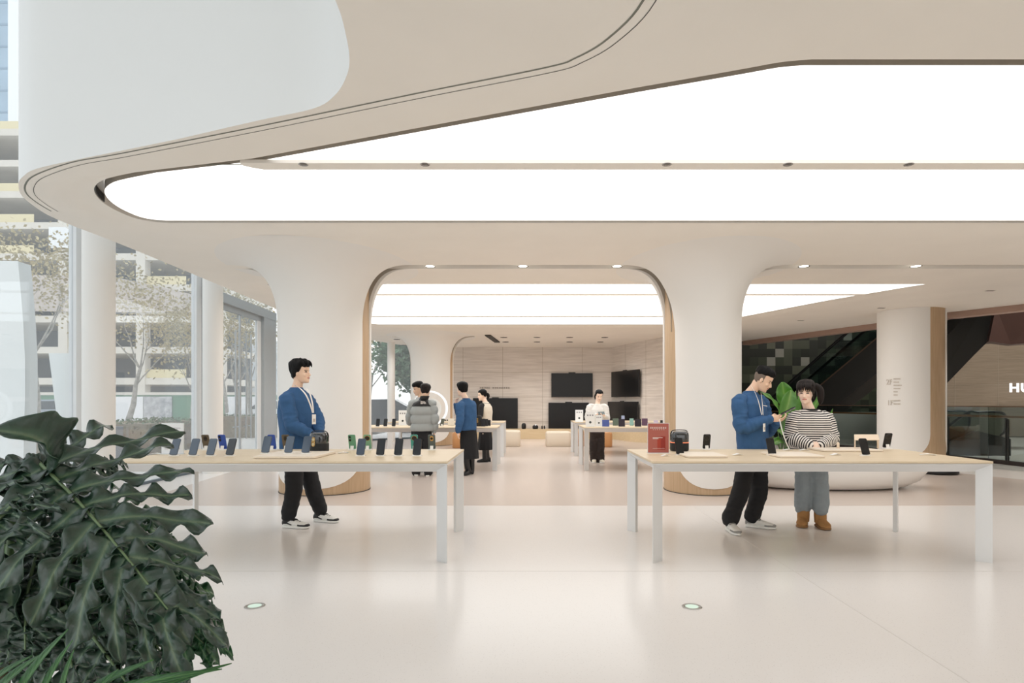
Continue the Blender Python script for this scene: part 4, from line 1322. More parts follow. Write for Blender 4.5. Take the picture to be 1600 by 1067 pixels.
speaker(499, 707.0, 27, 32, 'black glass speaker with gold panel in front of the man on the left', False)
speaker(1061.5, 704.5, 27, 31, 'black glass speaker with orange light ring beside the red sign', True)
# sign stands
def sign_stand(px0, px1, pyt, pyb, material, label, Y=None, name='sign_stand', cat='sign', group=None, art=None):
    Y = Y or (EYE - TH) * FOC / (pyb - CY); k = Y / FOC
    w_, h = (px1 - px0) * k, (pyb - pyt) * k
    t = thing(name, label, cat, (((px0 + px1) / 2 - CX) * k, Y, TH), group=group)
    MB().box((-w_ / 2 - .002, -.004, 0), (w_ / 2 + .002, .004, h)).build('acrylic_holder', mat('clear_acrylic', (224, 228, 230), 0.1), t, False)
    MB().box((-w_ / 2 - .002, -.035, 0), (w_ / 2 + .002, .035, .004)).build('foot', mat('clear_acrylic'), t, False)
    MB().box((-w_ / 2 + .002, -.0055, .006), (w_ / 2 - .002, -.004, h - .003)).build('card', material, t, False)
    if art: art(t, w_, h)
    return t
M_W = mat('print_white', (246, 240, 236), 0.6); M_RED = mat('deep_red_print', (166, 56, 36), 0.5); M_G = mat('print_grey', (140, 140, 146), 0.6); M_LG = mat('print_light', (210, 210, 214), 0.6)
def red_art(t, w_, h):
    mb = MB()
    for i in range(8): glyph(mb, -w_ * .36 + i * w_ * .10, h * .845, w_ * .088, i + 40, -.0068, -.0055)
    for i in range(6): mb.box((-w_ * .26 + i * w_ * .10, -.0066, h * .775), (-w_ * .22 + i * w_ * .10, -.0055, h * .79))
    mb.build('heading', M_W, t, False)
    MB().box((-w_ * .05, -.0066, h * .12), (w_ * .31, -.0056, h * .54)).build('picture', M_RED, t, False)
    MB().box((w_ * .12, -.0070, h * .12), (w_ * .33, -.0066, h * .56)).build('picture', mat('dark_red_print', (146, 40, 26), 0.5), t, False)
    mb = MB()
    mb.box((-w_ * .27, -.0078, h * .51), (w_ * .2, -.0071, h * .525)); mb.box((-w_ * .27, -.0078, h * .48), (0, -.0071, h * .495)); mb.box((-w_ * .27, -.0078, h * .16), (w_ * .3, -.0071, h * .166))
    mb.build('small_print', M_W, t, False)
sign_stand(1012, 1045, 661, 708, mat('brick_red_card', (170, 92, 80), 0.5), 'brick red price sign standing at the left end of the right table', art=red_art)
def menu_art(t, w_, h):
    mb = MB()
    for i in range(12): mb.box((-w_ * .34 + i * w_ * .06, -.0068, h * .83), (-w_ * .30 + i * w_ * .06, -.0055, h * .85))
    for i in range(8): mb.box((-w_ * .24 + i * w_ * .06, -.0068, h * .79), (-w_ * .20 + i * w_ * .06, -.0055, h * .81))
    mb.build('heading', M_G, t, False)
    mb = MB()
    for r_ in range(4):
        for c_ in range(3): mb.box((-w_ * .36 + c_ * w_ * .27, -.0066, h * (.15 + .155 * r_)), (-w_ * .20 + c_ * w_ * .27, -.0055, h * (.22 + .155 * r_)))
    mb.build('pictures', M_LG, t, False)
sign_stand(253, 287, 661, 709.5, mat('menu_card', (236, 238, 240), 0.4), 'white menu stand with rows of small pictures at the left end of the left table', art=menu_art)
def grid_art(t, w_, h):
    mb = MB()
    for i in range(3): mb.box((-w_ * .35 + i * w_ * .27, -.007, h * .74), (-w_ * .2 + i * w_ * .27, -.0055, h * .84))
    mb.build('pictures', M_G, t, False)
    MB().tube([(0, -.0055, h * .3), (0, -.0075, h * .3)], w_ * .13, 16).build('emblem_dot', mat('print_dark', (54, 60, 64), 0.6), t, False)
sign_stand(623, 635.5, 640.5, 664, mat('menu_card'), 'white price stand beside the man in the padded jacket', Y=13.1, art=grid_art, group='far price stands')
sign_stand(899, 911, 640, 658.5, mat('menu_card'), 'white price stand on the farthest right table', Y=15.5, art=grid_art, group='far price stands')
sign_stand(915, 929.5, 643, 665.5, mat('menu_card'), 'white sign with phone pictures at the left end of the far right table', Y=12.4, art=grid_art, group='far price stands')
sign_stand(930.5, 941, 647, 664.5, mat('menu_card'), 'smaller white sign below the white shirted woman', Y=12.6, group='far price stands', art=grid_art)
# phones of the right front table
put_phone(1062.5, 711, 'us', 'dkblack', 'none', 'black phone in front of the orange ringed speaker', group=GR, yaw=.04)
put_phone(1206.5, 711.5, 'us', 'dkblack', 'none', 'black phone between the two pale pads on the right table', group=GR, yaw=.04)
put_phone(1353, 712, 'us', 'dkblack', 'none', 'black phone in front of the small pavilion on the right table', group=GR, yaw=.04)
put_phone(1103.5, 702.5, 'away', 'dkblack', 'round', 'dark phone showing its round camera between speaker and blue sweatshirt', group=GR, lean=18, yaw=-.05)
put_phone(1385, 703, 'away', 'dkblack', 'round', 'dark phone showing its round camera right of the small pavilion', group=GR, lean=20, yaw=-.05, z0=TH + .018, Y=6.32)
# little pavilion and peg on the rear tray
Y = 6.36; k = Y / FOC
t = thing('toy_pavilion', 'small cream pavilion model on the rear tray of the right table', 'model', ((1352 - CX) * k, Y, TH + .018))
m = MB(); m.extr([(-.145, -.06, .085), (.115, -.06, .085), (.150, .03, .135), (-.10, .03, .135)], (0, 0, .007)); m.build('roof', mat('cream_card', (228, 208, 184), 0.6), t, False)
for x, y in ((-.135, -.055), (.105, -.055), (.14, .025), (-.095, .025)):
    MB().box((x - .004, y - .004, 0), (x + .004, y + .004, .088 + (.045 if y > 0 else 0))).build('post', mat('cream_card'), t, False)
t = thing('cream_peg', 'small cream rounded peg left of the toy pavilion', 'ornament', ((1309.5 - CX) * k, Y, TH + .018))
MB().lathe([(.013, 0), (.014, .004), (.014, .052), (.009, .062), (.001, .064)], (0, 0, 0), 20).build('peg', mat('cream_card'), t, False)
MB().lathe([(.02, 0), (.02, .003)], (0, 0, 0), 20).build('peg_base', mat('cream_card'), t, False)
# folded white price slips and earbud cases lying on the tables
rnd = random.Random(4)
def slip(px, py, label, w_=.09, d=.05, rz=.2, name='price_slip'):
    Y = (EYE - TH) * FOC / (py - CY)
    t = thing(name, label, 'price slip', ((px - CX) * Y / FOC, Y, TH), rz, group='folded white price slips')
    m = MB(); m.obox((-w_ * .2, 0, .009), (w_ * .28, 0, .006), (0, d / 2, 0), (0, 0, .0012)); m.build('leaf', M_STAND, t, False)
    m = MB(); m.obox((w_ * .26, 0, .008), (w_ * .24, 0, -.005), (0, d / 2, 0), (0, 0, .0012)); m.build('leaf', mat('clear_acrylic'), t, False)
    return t
slip(536, 708, 'folded white price slip right of the gold panelled speaker', .10)
slip(1152, 711, 'folded clear price slip right of the left pale pad')
slip(1305, 711, 'folded clear price slip right of the right pale pad')
slip(1449, 711, 'folded white price slip near the right end of the right table', .13, .05, -.35)
slip(1231, 703.5, 'flat white slip at the table edge below the phone cable', .10, .04, .05)
slip(1256, 703.8, 'flat grey slip at the table edge below the striped shirt hands', .10, .04, .05)
slip(243, 710, 'white slip left of the menu stand', .12, .05, .1)
slip(1039, 712.5, 'white slip left of the black phone by the red sign', .07, .04, .3)
# phone held out by the man, and its white security cable
q = J_ = at(1226, 645.5, 6.33)
o = copy_tree(PROTO[('dkblack', 'round')]); o.location = q + Vector((-.045, -.01, -.012)); o.rotation_euler = (math.radians(62), math.radians(14), math.radians(72)); o.scale = (1, 1, 1)
tag(o, 'dark phone held in the hands of the blue sweatshirt man', 'phone')
Y0_ = 6.30
mb = MB(); mb.tube(catmull([tuple(at(1218, 655, 6.36)), tuple(at(1222, 672, 6.34)), tuple(at(1228, 690, 6.34)), (at(1233, 701, 6.36).x, 6.36, TH + .012), (at(1233, 701, 6.36).x, 6.36, TH)], 5), .0055, 8)
tag(mb.build('security_cable', M_STAND, origin=tuple(at(1233, 704.6, 6.36))), 'white security cable from the held phone to the table', 'cable')
# devices on the far tables
GF = 'phones on the far tables'
for px, l in ((590, 'leftmost small black phone on the far left table'), (602, 'second small black phone on the far left table'), (615, 'third small black phone on the far left table, left of the price stand')):
    put_phone(px, 664, 'us', 'black', 'none', l, Y=12.35, group=GF, sgroup='far phone stands')
put_phone(690, 664, 'away', 'grey', 'none', 'small grey phone inside the white ring stand', Y=12.6, group=GF, sgroup='far phone stands', yaw=.6)
def gadget(px, w_px, h_px, Y, c, label, z0=TH, name='boxed_device', tilt=8, cat='device'):
    k = Y / FOC
    t = thing(name, label, cat, ((px - CX) * k, Y, z0), group='devices on the far tables')
    W, Hh = w_px * k, h_px * k
    a = math.radians(tilt)
    MB().obox((0, Hh * math.sin(a) / 2, Hh / 2 + .003), (W / 2, 0, 0), (0, .008, -.002), (0, math.sin(a) * Hh / 2, math.cos(a) * Hh / 2)).build('panel', mat('device_%d_%d_%d' % c, c, 0.3), t, False)
    MB().box((-W * .42, 0, 0), (W * .42, .07, .006)).build('foot', M_STAND, t, False)
    return t
def small_speaker(px, w_px, h_px, Y, label):
    k = Y / FOC; W, Hh = w_px * k, h_px * k
    t = thing('speaker', label, 'speaker', ((px - CX) * k, Y, TH), group='small speakers on the far left table')
    m = MB(); m.loft([[(x, y, z) for x, y in rr(W * s, W * s, W * .3, 5)] for s, z in ((.9, 0), (1, .02), (1, Hh * .85), (.85, Hh))]); m.build('housing', M_BLACK, t, False)
    MB().rrect(W * .25, Hh * .45, W * .1, .01, (-W * .1, -W * .5, Hh * .55)).build('gold_panel', M_GOLD, t, False)
small_speaker(747.5, 10.5, 17, 12.55, 'black speaker with gold panel beside the blue sweatshirt person at the back')
gadget(755, 6, 12, 12.4, (26, 27, 30), 'small black device in front of the gold panelled far speaker')
gadget(760, 5, 11, 12.6, (34, 34, 36), 'small dark device right of the gold panelled far speaker')
gadget(764.5, 4, 9, 12.8, (20, 20, 22), 'small black device at the right end of the far left table')
gadget(705, 10, 11, 12.9, (226, 220, 208), 'small white box right of the ring stand')
for px, w_, h, Y, c, l in ((946.5, 11, 10.5, 12.35, (74, 92, 164), 'blue folding phone, leftmost on the far right table'), (971.5, 10, 11.5, 12.35, (36, 28, 44), 'dark purple folding phone, second on the far right table'), (997, 10, 11.5, 12.35, (36, 28, 44), 'dark purple folding phone, third on the far right table'),
                          (962, 9, 11, 12.9, (92, 108, 96), 'green grey folding phone behind the second purple one'), (987, 6, 11, 12.9, (138, 180, 176), 'pale teal phone at the rear of the far right table'), (1007.5, 9, 11, 12.9, (92, 66, 92), 'violet folding phone at the rear of the far right table'),
                          (973.5, 5, 9, 15.6, (150, 160, 190), 'pale blue phone on the farthest right table'), (1025, 7, 8, 13.0, (200, 190, 214), 'lilac phone behind the red sign'), (1034.5, 5.5, 8.5, 12.8, (22, 22, 25), 'small black phone behind the red sign')):
    gadget(px, w_, h, Y, c, l, name='folding_phone', cat='phone')
for px, w_, l in ((694, 6, 'left'), (702, 7, 'middle'), (708.5, 5, 'right')):
    k = 15.6 / FOC
    t = thing('tablet', 'thin dark tablet lying on the farthest left table, ' + l + ' one of three', 'tablet', ((px - CX) * k, 15.6, TH), group='tablets on the farthest left table')
    MB().box((-w_ * k / 2, -.06, .02), (w_ * k / 2, .06, .05)).build('slab', M_BLACK, t, False, .004)
    MB().box((-w_ * k / 3, -.05, 0), (w_ * k / 3, .05, .02)).build('rest', M_STAND, t, False)
# phone in the hands of the woman in the white shirt
k = 13.4 / FOC
t = thing('phone', 'dark phone held by the woman in the white shirt', 'phone', at(939.5, 645.5, 13.42), 0.1)
MB().obox((0, 0, 0), (.072, 0, .004), (0, .03, .055 * .5), (0, -.004, .006)).build('body', mat('phone_grey'), t, False, .003)
MB().obox((0, .004, -.0075), (.066, 0, .004), (0, .027, .024), (0, -.0005, .0008)).build('screen', M_SCREEN, t, False)
# ================================================================ plants
def leaf_mat(name, dark, light, vein, rough, gloss_noise=0.3, tw=0.12):
    mm = mat(name, dark, rough, spec=0.5)
    n = mm.node_tree; b = n.nodes['Principled BSDF']
    uv = n.nodes.new('ShaderNodeUVMap'); uv.uv_map = 'leaf'
    sp_ = n.nodes.new('ShaderNodeSeparateXYZ')
    n.links.new(uv.outputs[0], sp_.inputs[0])
    r = n.nodes.new('ShaderNodeValToRGB')
    r.color_ramp.elements[0].position = 0.0; r.color_ramp.elements[0].color = rgb(vein)
    r.color_ramp.elements[1].position = 0.16; r.color_ramp.elements[1].color = rgb(light)
    e = r.color_ramp.elements.new(0.45); e.color = rgb(dark)
    e = r.color_ramp.elements.new(0.93); e.color = rgb(dark)
    e = r.color_ramp.elements.new(1.0); e.color = rgb(light)
    ab = n.nodes.new('ShaderNodeMath'); ab.operation = 'ABSOLUTE'
    n.links.new(sp_.outputs['Y'], ab.inputs[0]); n.links.new(ab.outputs[0], r.inputs[0])
    t = n.nodes.new('ShaderNodeTexCoord'); nz = n.nodes.new('ShaderNodeTexNoise'); nz.inputs['Scale'].default_value = 9
    n.links.new(t.outputs['Object'], nz.inputs[0])
    mx = n.nodes.new('ShaderNodeMix'); mx.data_type = 'RGBA'; mx.blend_type = 'MULTIPLY'; mx.inputs['Factor'].default_value = 0.5
    n.links.new(r.outputs[0], mx.inputs['A'])
    r2 = n.nodes.new('ShaderNodeValToRGB'); r2.color_ramp.elements[0].color = (.35, .4, .38, 1); r2.color_ramp.elements[1].color = (1, 1, 1, 1)
    n.links.new(nz.outputs['Fac'], r2.inputs[0]); n.links.new(r2.outputs[0], mx.inputs['B'])
    n.links.new(mx.outputs['Result'], b.inputs['Base Color'])
    bp = n.nodes.new('ShaderNodeBump'); bp.inputs['Strength'].default_value = 0.55; bp.inputs['Distance'].default_value = 0.006
    nb = n.nodes.new('ShaderNodeTexNoise'); nb.inputs['Scale'].default_value = 45; n.links.new(t.outputs['Object'], nb.inputs[0])
    rib = n.nodes.new('ShaderNodeMath'); rib.operation = 'MULTIPLY_ADD'; rib.inputs[1].default_value = 9.0
    mv = n.nodes.new('ShaderNodeMath'); mv.operation = 'MULTIPLY'; mv.inputs[1].default_value = -1.6
    n.links.new(ab.outputs[0], mv.inputs[0]); n.links.new(sp_.outputs['X'], rib.inputs[0]); n.links.new(mv.outputs[0], rib.inputs[2])
    pp_ = n.nodes.new('ShaderNodeMath'); pp_.operation = 'PINGPONG'; pp_.inputs[1].default_value = 0.5
    n.links.new(rib.outputs[0], pp_.inputs[0])
    hs = n.nodes.new('ShaderNodeMath'); hs.operation = 'MULTIPLY_ADD'; hs.inputs[1].default_value = 0.9
    n.links.new(pp_.outputs[0], hs.inputs[0]); n.links.new(nb.outputs['Fac'], hs.inputs[2])
    n.links.new(hs.outputs[0], bp.inputs['Height']); n.links.new(bp.outputs[0], b.inputs['Normal'])
    b.inputs['Coat Weight'].default_value = 0.7; b.inputs['Coat Roughness'].default_value = 0.2
    tr = n.nodes.new('ShaderNodeBsdfTranslucent'); tr.inputs[0].default_value = rgb(tuple(min(255, int(x * 1.5)) for x in light))
    ms = n.nodes.new('ShaderNodeMixShader'); ms.inputs[0].default_value = tw
    n.links.new(b.outputs[0], ms.inputs[1]); n.links.new(tr.outputs[0], ms.inputs[2]); n.links.new(ms.outputs[0], n.nodes['Material Output'].inputs[0])
    return mm
M_PHIL = leaf_mat('philodendron_leaf', (42, 68, 54), (66, 98, 76), (116, 138, 106), 0.34)
M_PHILY = leaf_mat('philodendron_young_leaf', (32, 84, 48), (56, 116, 68), (112, 152, 98), 0.36)
M_STRE = leaf_mat('strelitzia_leaf', (84, 138, 52), (110, 160, 70), (160, 190, 110), 0.4, tw=0.25)
M_PALM = leaf_mat('palm_leaf', (44, 104, 46), (70, 132, 60), (110, 160, 90), 0.4, tw=0.2)
M_STALK = mat('green_stalk', (92, 120, 78), 0.5)
def grid_leaf(strips, name, material, parent, uvs):
    me = bpy.data.meshes.new(name)
    vs, fs, uvl = [], [], []
    for S_, U_ in zip(strips, uvs):
        o = len(vs); nu, nv = len(S_), len(S_[0])
        for i in range(nu):
            for j in range(nv): vs.append(S_[i][j])
        for i in range(nu - 1):
            for j in range(nv - 1):
                fs.append((o + i * nv + j, o + i * nv + j + 1, o + (i + 1) * nv + j + 1, o + (i + 1) * nv + j))
                uvl += [U_[i][j], U_[i][j + 1], U_[i + 1][j + 1], U_[i + 1][j]]
    off = Vector((0, 0, 0)); p = parent
    while p is not None: off += p.location; p = p.parent
    me.from_pydata([tuple(Vector(v) - off) for v in vs], [], fs)
    l = me.uv_layers.new(name='leaf')
    for k, c in enumerate(uvl): l.data[k].uv = c
    me.materials.append(material)
    me.polygons.foreach_set('use_smooth', [True] * len(me.polygons))
    o = bpy.data.objects.new(name, me); COL.objects.link(o); o.parent = parent
    s = o.modifiers.new('thick', 'SOLIDIFY'); s.thickness = 0.0012
    return o
def lobed_leaf(base, tip, normal, width, seed, parent, nl=8, droop=0.18, material=None, arch=0.10, fold=0.25):
    """deeply lobed philodendron leaf: wavy lobes left and right of an arching midrib"""
    rnd = random.Random(seed)
    B, T_ = Vector(base), Vector(tip)
    ax = T_ - B; L = ax.length; ax.normalize()
    N = Vector(normal); N = (N - ax * N.dot(ax)).normalized()
    Sd = ax.cross(N)
    def world(l, s, h):
        t = l / L
        return B + ax * l + Sd * s + N * (h + arch * L * math.sin(PI * min(1, max(0, t))) ) - Vector((0, 0, droop * L * max(0, t) ** 2 * .35))
    strips, uvs = [], []
    def wave(x, ph, f): return math.sin(x * f + ph)
    for side in (-1, 1):
        for i in range(-2, nl):
            t = max(0.02, (i + 0.5) / nl)
            if i < 0:
                ang = math.radians(118 if i == -1 else 150); ll = width * (.72 if i == -1 else .52); t = 0.03
            else:
                ang = math.radians(96 - 72 * (t ** 1.15)) + rnd.uniform(-.08, .08)
                ll = width * (1.02 - 0.50 * t) * (0.85 + 0.3 * rnd.random())
            w0 = L / nl * (1.25 if i >= 0 else .8)
            w1 = L / nl * rnd.uniform(.44, .60) * (1.15 if t < .7 else .9)
            ph, ph2, f1 = rnd.uniform(0, 6), rnd.uniform(0, 6), rnd.uniform(11, 15)
            curl = rnd.uniform(-.25, .35); dr = rnd.uniform(.10, .34)
            bend = rnd.uniform(.1, .45)
            nu, nv = 26, 9
            S_, U_ = [], []
            for a in range(nu):
                u = a / (nu - 1)
                s_l = u * ll
                an = ang - bend * u
                # centre line of the lobe in leaf plane
                if a == 0: cl, cs, pa = t * L, 0.0, an
                else:
                    cl += math.cos(an) * ll / (nu - 1); cs += math.sin(an) * ll / (nu - 1)
                prof = w0 + (w1 - w0) * (u / .42) ** 1.3 if u < .42 else w1 * (1 + .22 * math.sin((u - .42) / .58 * PI))
                if u > .80: prof *= math.sqrt(max(0.0, 1 - ((u - .80) / .20) ** 2)) * .98 + .02
                if a == nu - 1: prof = .002
                row, ur = [], []
                for b_ in range(nv):
                    v = -1 + 2 * b_ / (nv - 1)
                    ed = 1.0
                    if u > .22: ed += .34 * abs(v) * (wave(u, ph + (2 if v > 0 else 0), f1 * 1.7)) * min(1, (u - .22) * 4)
                    hw = prof * .5 * v * ed if u < .8 else prof * .5 * v * (1 + (ed - 1) * .5)
                    l_ = cl - math.sin(an) * hw * -1
                    l_ = cl + math.sin(an) * hw; s_ = cs - math.cos(an) * hw
                    h = fold * abs(hw) * .9 * (1 - u * .3) - fold * .02 - dr * ll * u * u * .75 + .016 * abs(v) ** 1.4 * wave(u, ph2 + v * .8, f1 * 1.7) + .010 * math.sin(u * 9 + ph) * u + curl * .02 * u * v
                    row.append(world(l_, side * s_, h)); ur.append((u, abs(v) if u > .05 else abs(v)))
                S_.append(row); U_.append(ur)
            strips.append(S_); uvs.append(U_)
    # terminal lobe
    S_, U_ = [], []
    for a in range(14):
        u = a / 13
        row, ur = [], []
        for b_ in range(9):
            v = -1 + 2 * b_ / 8
            hw = width * .17 * (.55 + .6 * math.sin(min(1, u * 1.5) * 1.6)) * math.sqrt(max(0, 1 - u ** 2.2)) * v * (1 + .18 * math.sin(u * 13 + v))
            row.append(world(L * .82 + u * L * .30, hw, fold * abs(hw) - .06 * u * u + .006 * math.sin(u * 14) * v)); ur.append((u, abs(v)))
        S_.append(row); U_.append(ur)
    strips.append(S_); uvs.append(U_)
    o = grid_leaf(strips, 'leaf', material or M_PHIL, parent, uvs)
    mb = MB()
    pts = [world(L * q / 10, 0, .001) for q in range(0, 11)]
    mb.tube(pts, [.0048 - .0003 * q for q in range(11)], 8)
    mb.build('midrib', mat('pale_midrib', (108, 130, 92), 0.4), o)
    return o, world(0, 0, 0)
def petiole(parent, a, b, sag, r=.008):
    a, b = Vector(a), Vector(b)
    mb = MB()
    pts = [a.lerp(b, t) + Vector((0, 0, sag * math.sin(PI * t))) for t in [i / 8 for i in range(9)]]
    mb.tube(pts, r, 8); return mb.build('petiole', M_STALK, parent)
PY = 1.62
pot = Vector((-1.55, 1.75, 0))
plant = thing('philodendron', 'large dark green lobed philodendron in the near left corner', 'plant', tuple(pot))
crown = Vector((-1.50, 1.74, .62))
def L_(a, b, nrm, wd, sd, nl=8, droop=.18, arch=.08, fold=.25, m_=None):
    o, p = lobed_leaf(a, b, nrm, wd, sd, plant, nl, droop, m_, arch, fold)
    petiole(plant, crown + Vector((random.uniform(-.05, .05), random.uniform(-.05, .05), 0)), p, .05)
L_(at(60, 722, 1.62), at(262, 935, 1.40), (.10, -.60, .80), .325, 1, 9, .12, .05)

L_(at(150, 850, 1.72), at(305, 945, 1.62), (.1, -.5, .85), .17, 3, 7, .3, .05, .25, M_PHILY)
L_(at(180, 900, 1.62), at(318, 985, 1.54), (.1, -.62, .75), .15, 4, 7, .3, .05, .25, M_PHILY)
L_(at(110, 790, 1.85), at(255, 850, 1.75), (.1, -.5, .85), .15, 5, 7, .25, .05, .25, M_PHILY)
L_(at(120, 960, 1.50), at(215, 1075, 1.36), (.15, -.8, .55), .17, 6, 7, .2, .05)
L_(at(60, 860, 1.55), at(40, 1010, 1.42), (-.2, -.9, .35), .15, 7, 6, .1, .05)
L_(at(20, 790, 1.50), at(-90, 930, 1.40), (-.3, -.8, .5), .20, 8, 7, .1, .05)
L_(at(90, 930, 1.66), at(130, 1090, 1.60), (.1, -.9, .4), .20, 9, 7, .1, .05)
L_(at(40, 760, 1.80), at(165, 715, 1.92), (.0, -.45, .9), .13, 10, 7, .25, .05)
L_(at(60, 830, 1.75), at(160, 940, 1.7), (.1, -.7, .7), .24, 11, 7, .2, .05)
L_(at(10, 850, 1.7), at(60, 960, 1.68), (0, -.9, .4), .24, 12, 7, .1, .05)
L_(at(200, 950, 1.70), at(268, 1030, 1.62), (.2, -.6, .75), .10, 13, 6, .4, .05, .25, M_PHILY)
L_(at(262, 912, 1.58), at(338, 982, 1.52), (.1, -.6, .75), .055, 19, 5, .3, .05, .25, M_PHILY)
L_(at(0, 900, 1.8), at(60, 1080, 1.75), (0, -.9, .4), .26, 14, 7, .1, .05)
L_(at(120, 860, 1.9), at(210, 1010, 1.85), (.1, -.8, .6), .26, 15, 7, .1, .05)
L_(at(190, 830, 1.80), at(250, 905, 1.78), (.2, -.6, .75), .10, 16, 6, .3, .05, .25, M_PHILY)
def big_leaf(a, b, wd, bow, nrm, root, material, end=None):
    a, b = Vector(a), Vector(b)
    ax = b - a; L = ax.length; ax.normalize(); N = Vector(nrm); N = (N - ax * N.dot(ax)).normalized(); Sd = ax.cross(N)
    S_, U_ = [], []
    vv = (-1, -.75, -.5, -.25, 0, .25, .5, .75, 1)
    for i in range(23):
        u = i / 22
        hw = wd * .5 * (max(0.0, math.sin(PI * min(1.0, u * .96 + .03))) ** .55) * (1 + .08 * math.sin(u * 21)) + .001
        c = a + ax * L * u + N * bow * L * math.sin(PI * u)
        S_.append([c + Sd * hw * v + N * (abs(v) ** 1.5 * hw * .8 + .01 * math.sin(u * 15 + v * 2) * abs(v)) for v in vv]); U_.append([(u, abs(v)) for v in vv])
    o = grid_leaf([S_], 'leaf', material, root, [U_])
    petiole(root, crown, a, .05)
    return o
big_leaf(at(72, 738, 1.60), at(-14, 672, 1.50), .14, .36, (.55, -.35, .75), plant, M_PHIL)
big_leaf(at(22, 880, 1.52), at(28, 1010, 1.46), .14, .06, (-.1, -1, .2), plant, M_PHIL)
big_leaf(at(70, 900, 1.60), at(50, 1020, 1.55), .12, .06, (.3, -1, .2), plant, M_PHIL)
mb = MB(); mb.tube([(pot.x, pot.y, .36), (pot.x + .02, pot.y, .5), tuple(crown)], [.045, .04, .03], 10); mb.build('trunk', mat('scarred_stem', (96, 88, 70), 0.8, noise_amt=.3, noise_scale=30), plant)
MB().lathe([(.17, 0), (.2, .02), (.235, .38), (.225, .40), (.205, .385), (.2, .33)], tuple(pot), 36).build('pot', M_WHITE, plant)
MB().lathe([(.2, .33), (.01, .36)], tuple(pot), 24, 0, False).build('soil', mat('soil'), plant)
# low palm in front of it
pp = Vector((-1.18, 1.22, 0))
palm = thing('palm', 'low palm with narrow bright green leaflets at the bottom left edge', 'plant', tuple(pp))
def leaflet(a, b, wd, bow, nrm=(0, -.7, .7)):
    a, b = Vector(a), Vector(b)
    ax = b - a; L = ax.length; ax.normalize(); N = Vector(nrm); N = (N - ax * N.dot(ax)).normalized(); Sd = ax.cross(N)
    S_, U_ = [], []
    for i in range(15):
        u = i / 14
        hw = wd * .5 * (min(1, u * 6) ** .6) * (1 - u ** 2.2) + .0006
        c = a + ax * L * u + N * bow * math.sin(PI * u) * L
        S_.append([c + Sd * hw * v + N * abs(v) * hw * .5 for v in (-1, -.5, 0, .5, 1)]); U_.append([(u, abs(v)) for v in (-1, -.5, 0, .5, 1)])
    return S_, U_
def frond(items, root):
    st, uv = [], []
    for it in items:
        s_, u_ = leaflet(*it); st.append(s_); uv.append(u_)
    o = grid_leaf(st, 'frond', M_PALM, palm, uv)
    pts = [tuple(p) for p in root]
    MB().tube(catmull(pts, 5), .005, 8).build('rachis', M_STALK, o)
P1 = at(15, 1110, 1.22)
frond([(at(25, 1090, 1.22), at(106, 983, 1.22), .022, .04), (at(62, 1100, 1.22), at(113, 1000, 1.2), .02, .04), (at(-10, 1085, 1.22), at(64, 1022, 1.24), .02, .05), (at(-20, 1070, 1.24), at(50, 1024, 1.26), .014, .05), (at(-40, 1065, 1.2), at(4, 1035, 1.2), .016, .04), (at(95, 1100, 1.2), at(115, 1015, 1.18), .016, .03)],
      [pp + Vector((0, 0, .3)), at(60, 1200, 1.22), at(30, 1095, 1.22)])
frond([(at(160, 1085, 1.25), at(347, 1045, 1.3), .020, .05), (at(190, 1100, 1.26), at(362, 1036, 1.32), .018, .05), (at(130, 1085, 1.25), at(240, 1030, 1.28), .018, .05), (at(140, 1090, 1.24), at(185, 1045, 1.24), .016, .03)],
      [pp + Vector((0, 0, .3)), at(100, 1220, 1.23), at(170, 1090, 1.26)])
MB().lathe([(.13, 0), (.15, .02), (.17, .3), (.16, .315), (.145, .3), (.14, .27)], tuple(pp), 32).build('pot', M_WHITE, palm)
MB().lathe([(.14, .27), (.01, .31)], tuple(pp), 24, 0, False).build('soil', mat('soil'), palm)
# bird of paradise plant in the bowl planter
bp_ = Vector((at(1226, 690, 9.55).x, 9.55, .455))
bird = thing('bird_of_paradise', 'bird of paradise plant with broad bright leaves between the couple', 'plant', tuple(bp_))
def broad(a, b, wd, bow, nrm, lab=None):
    a, b = Vector(a), Vector(b)
    ax = b - a; L = ax.length; ax.normalize(); N = Vector(nrm); N = (N - ax * N.dot(ax)).normalized(); Sd = ax.cross(N)
    S_, U_ = [], []
    for i in range(19):
        u = i / 18
        hw = wd * .5 * (max(0.0, math.sin(PI * min(1.0, u * .96 + .03))) ** .62) + .001
        c = a + ax * L * u + N * bow * L * math.sin(PI * u) - Vector((0, 0, .10 * L * u * u))
        S_.append([c + Sd * hw * v + N * (abs(v) * hw * .35 + .012 * math.sin(u * 17 + v * 2) * abs(v)) for v in (-1, -.66, -.33, 0, .33, .66, 1)]); U_.append([(u, abs(v)) for v in (-1, -.66, -.33, 0, .33, .66, 1)])
    o = grid_leaf([S_], 'leaf', M_STRE, bird, [U_])
    p0 = bp_ + Vector((random.uniform(-.08, .08), random.uniform(-.05, .05), 0))
    MB().tube(catmull([tuple(p0), tuple(p0.lerp(a, .5) + Vector((0, 0, .04))), tuple(a)], 5), .012, 8).build('stalk', M_STALK, o)
YB = 9.5
broad(at(1223, 656, YB), at(1236, 604, YB - .05), .30, .08, (.1, -1, .15))
broad(at(1230, 640, YB + .1), at(1222, 592, YB + .1), .26, -.05, (-.2, -1, .3))
broad(at(1219, 648, YB - .1), at(1186, 606, YB - .1), .10, .10, (.5, -.7, .5))
broad(at(1236, 655, YB + .15), at(1243, 606, YB + .1), .20, .08, (.4, -1, .1))
broad(at(1206, 680, YB - .1), at(1201, 655, YB - .15), .10, .08, (0, -1, .3))
broad(at(1238, 690, YB), at(1212, 668, YB - .1), .14, .15, (.2, -.9, .5))
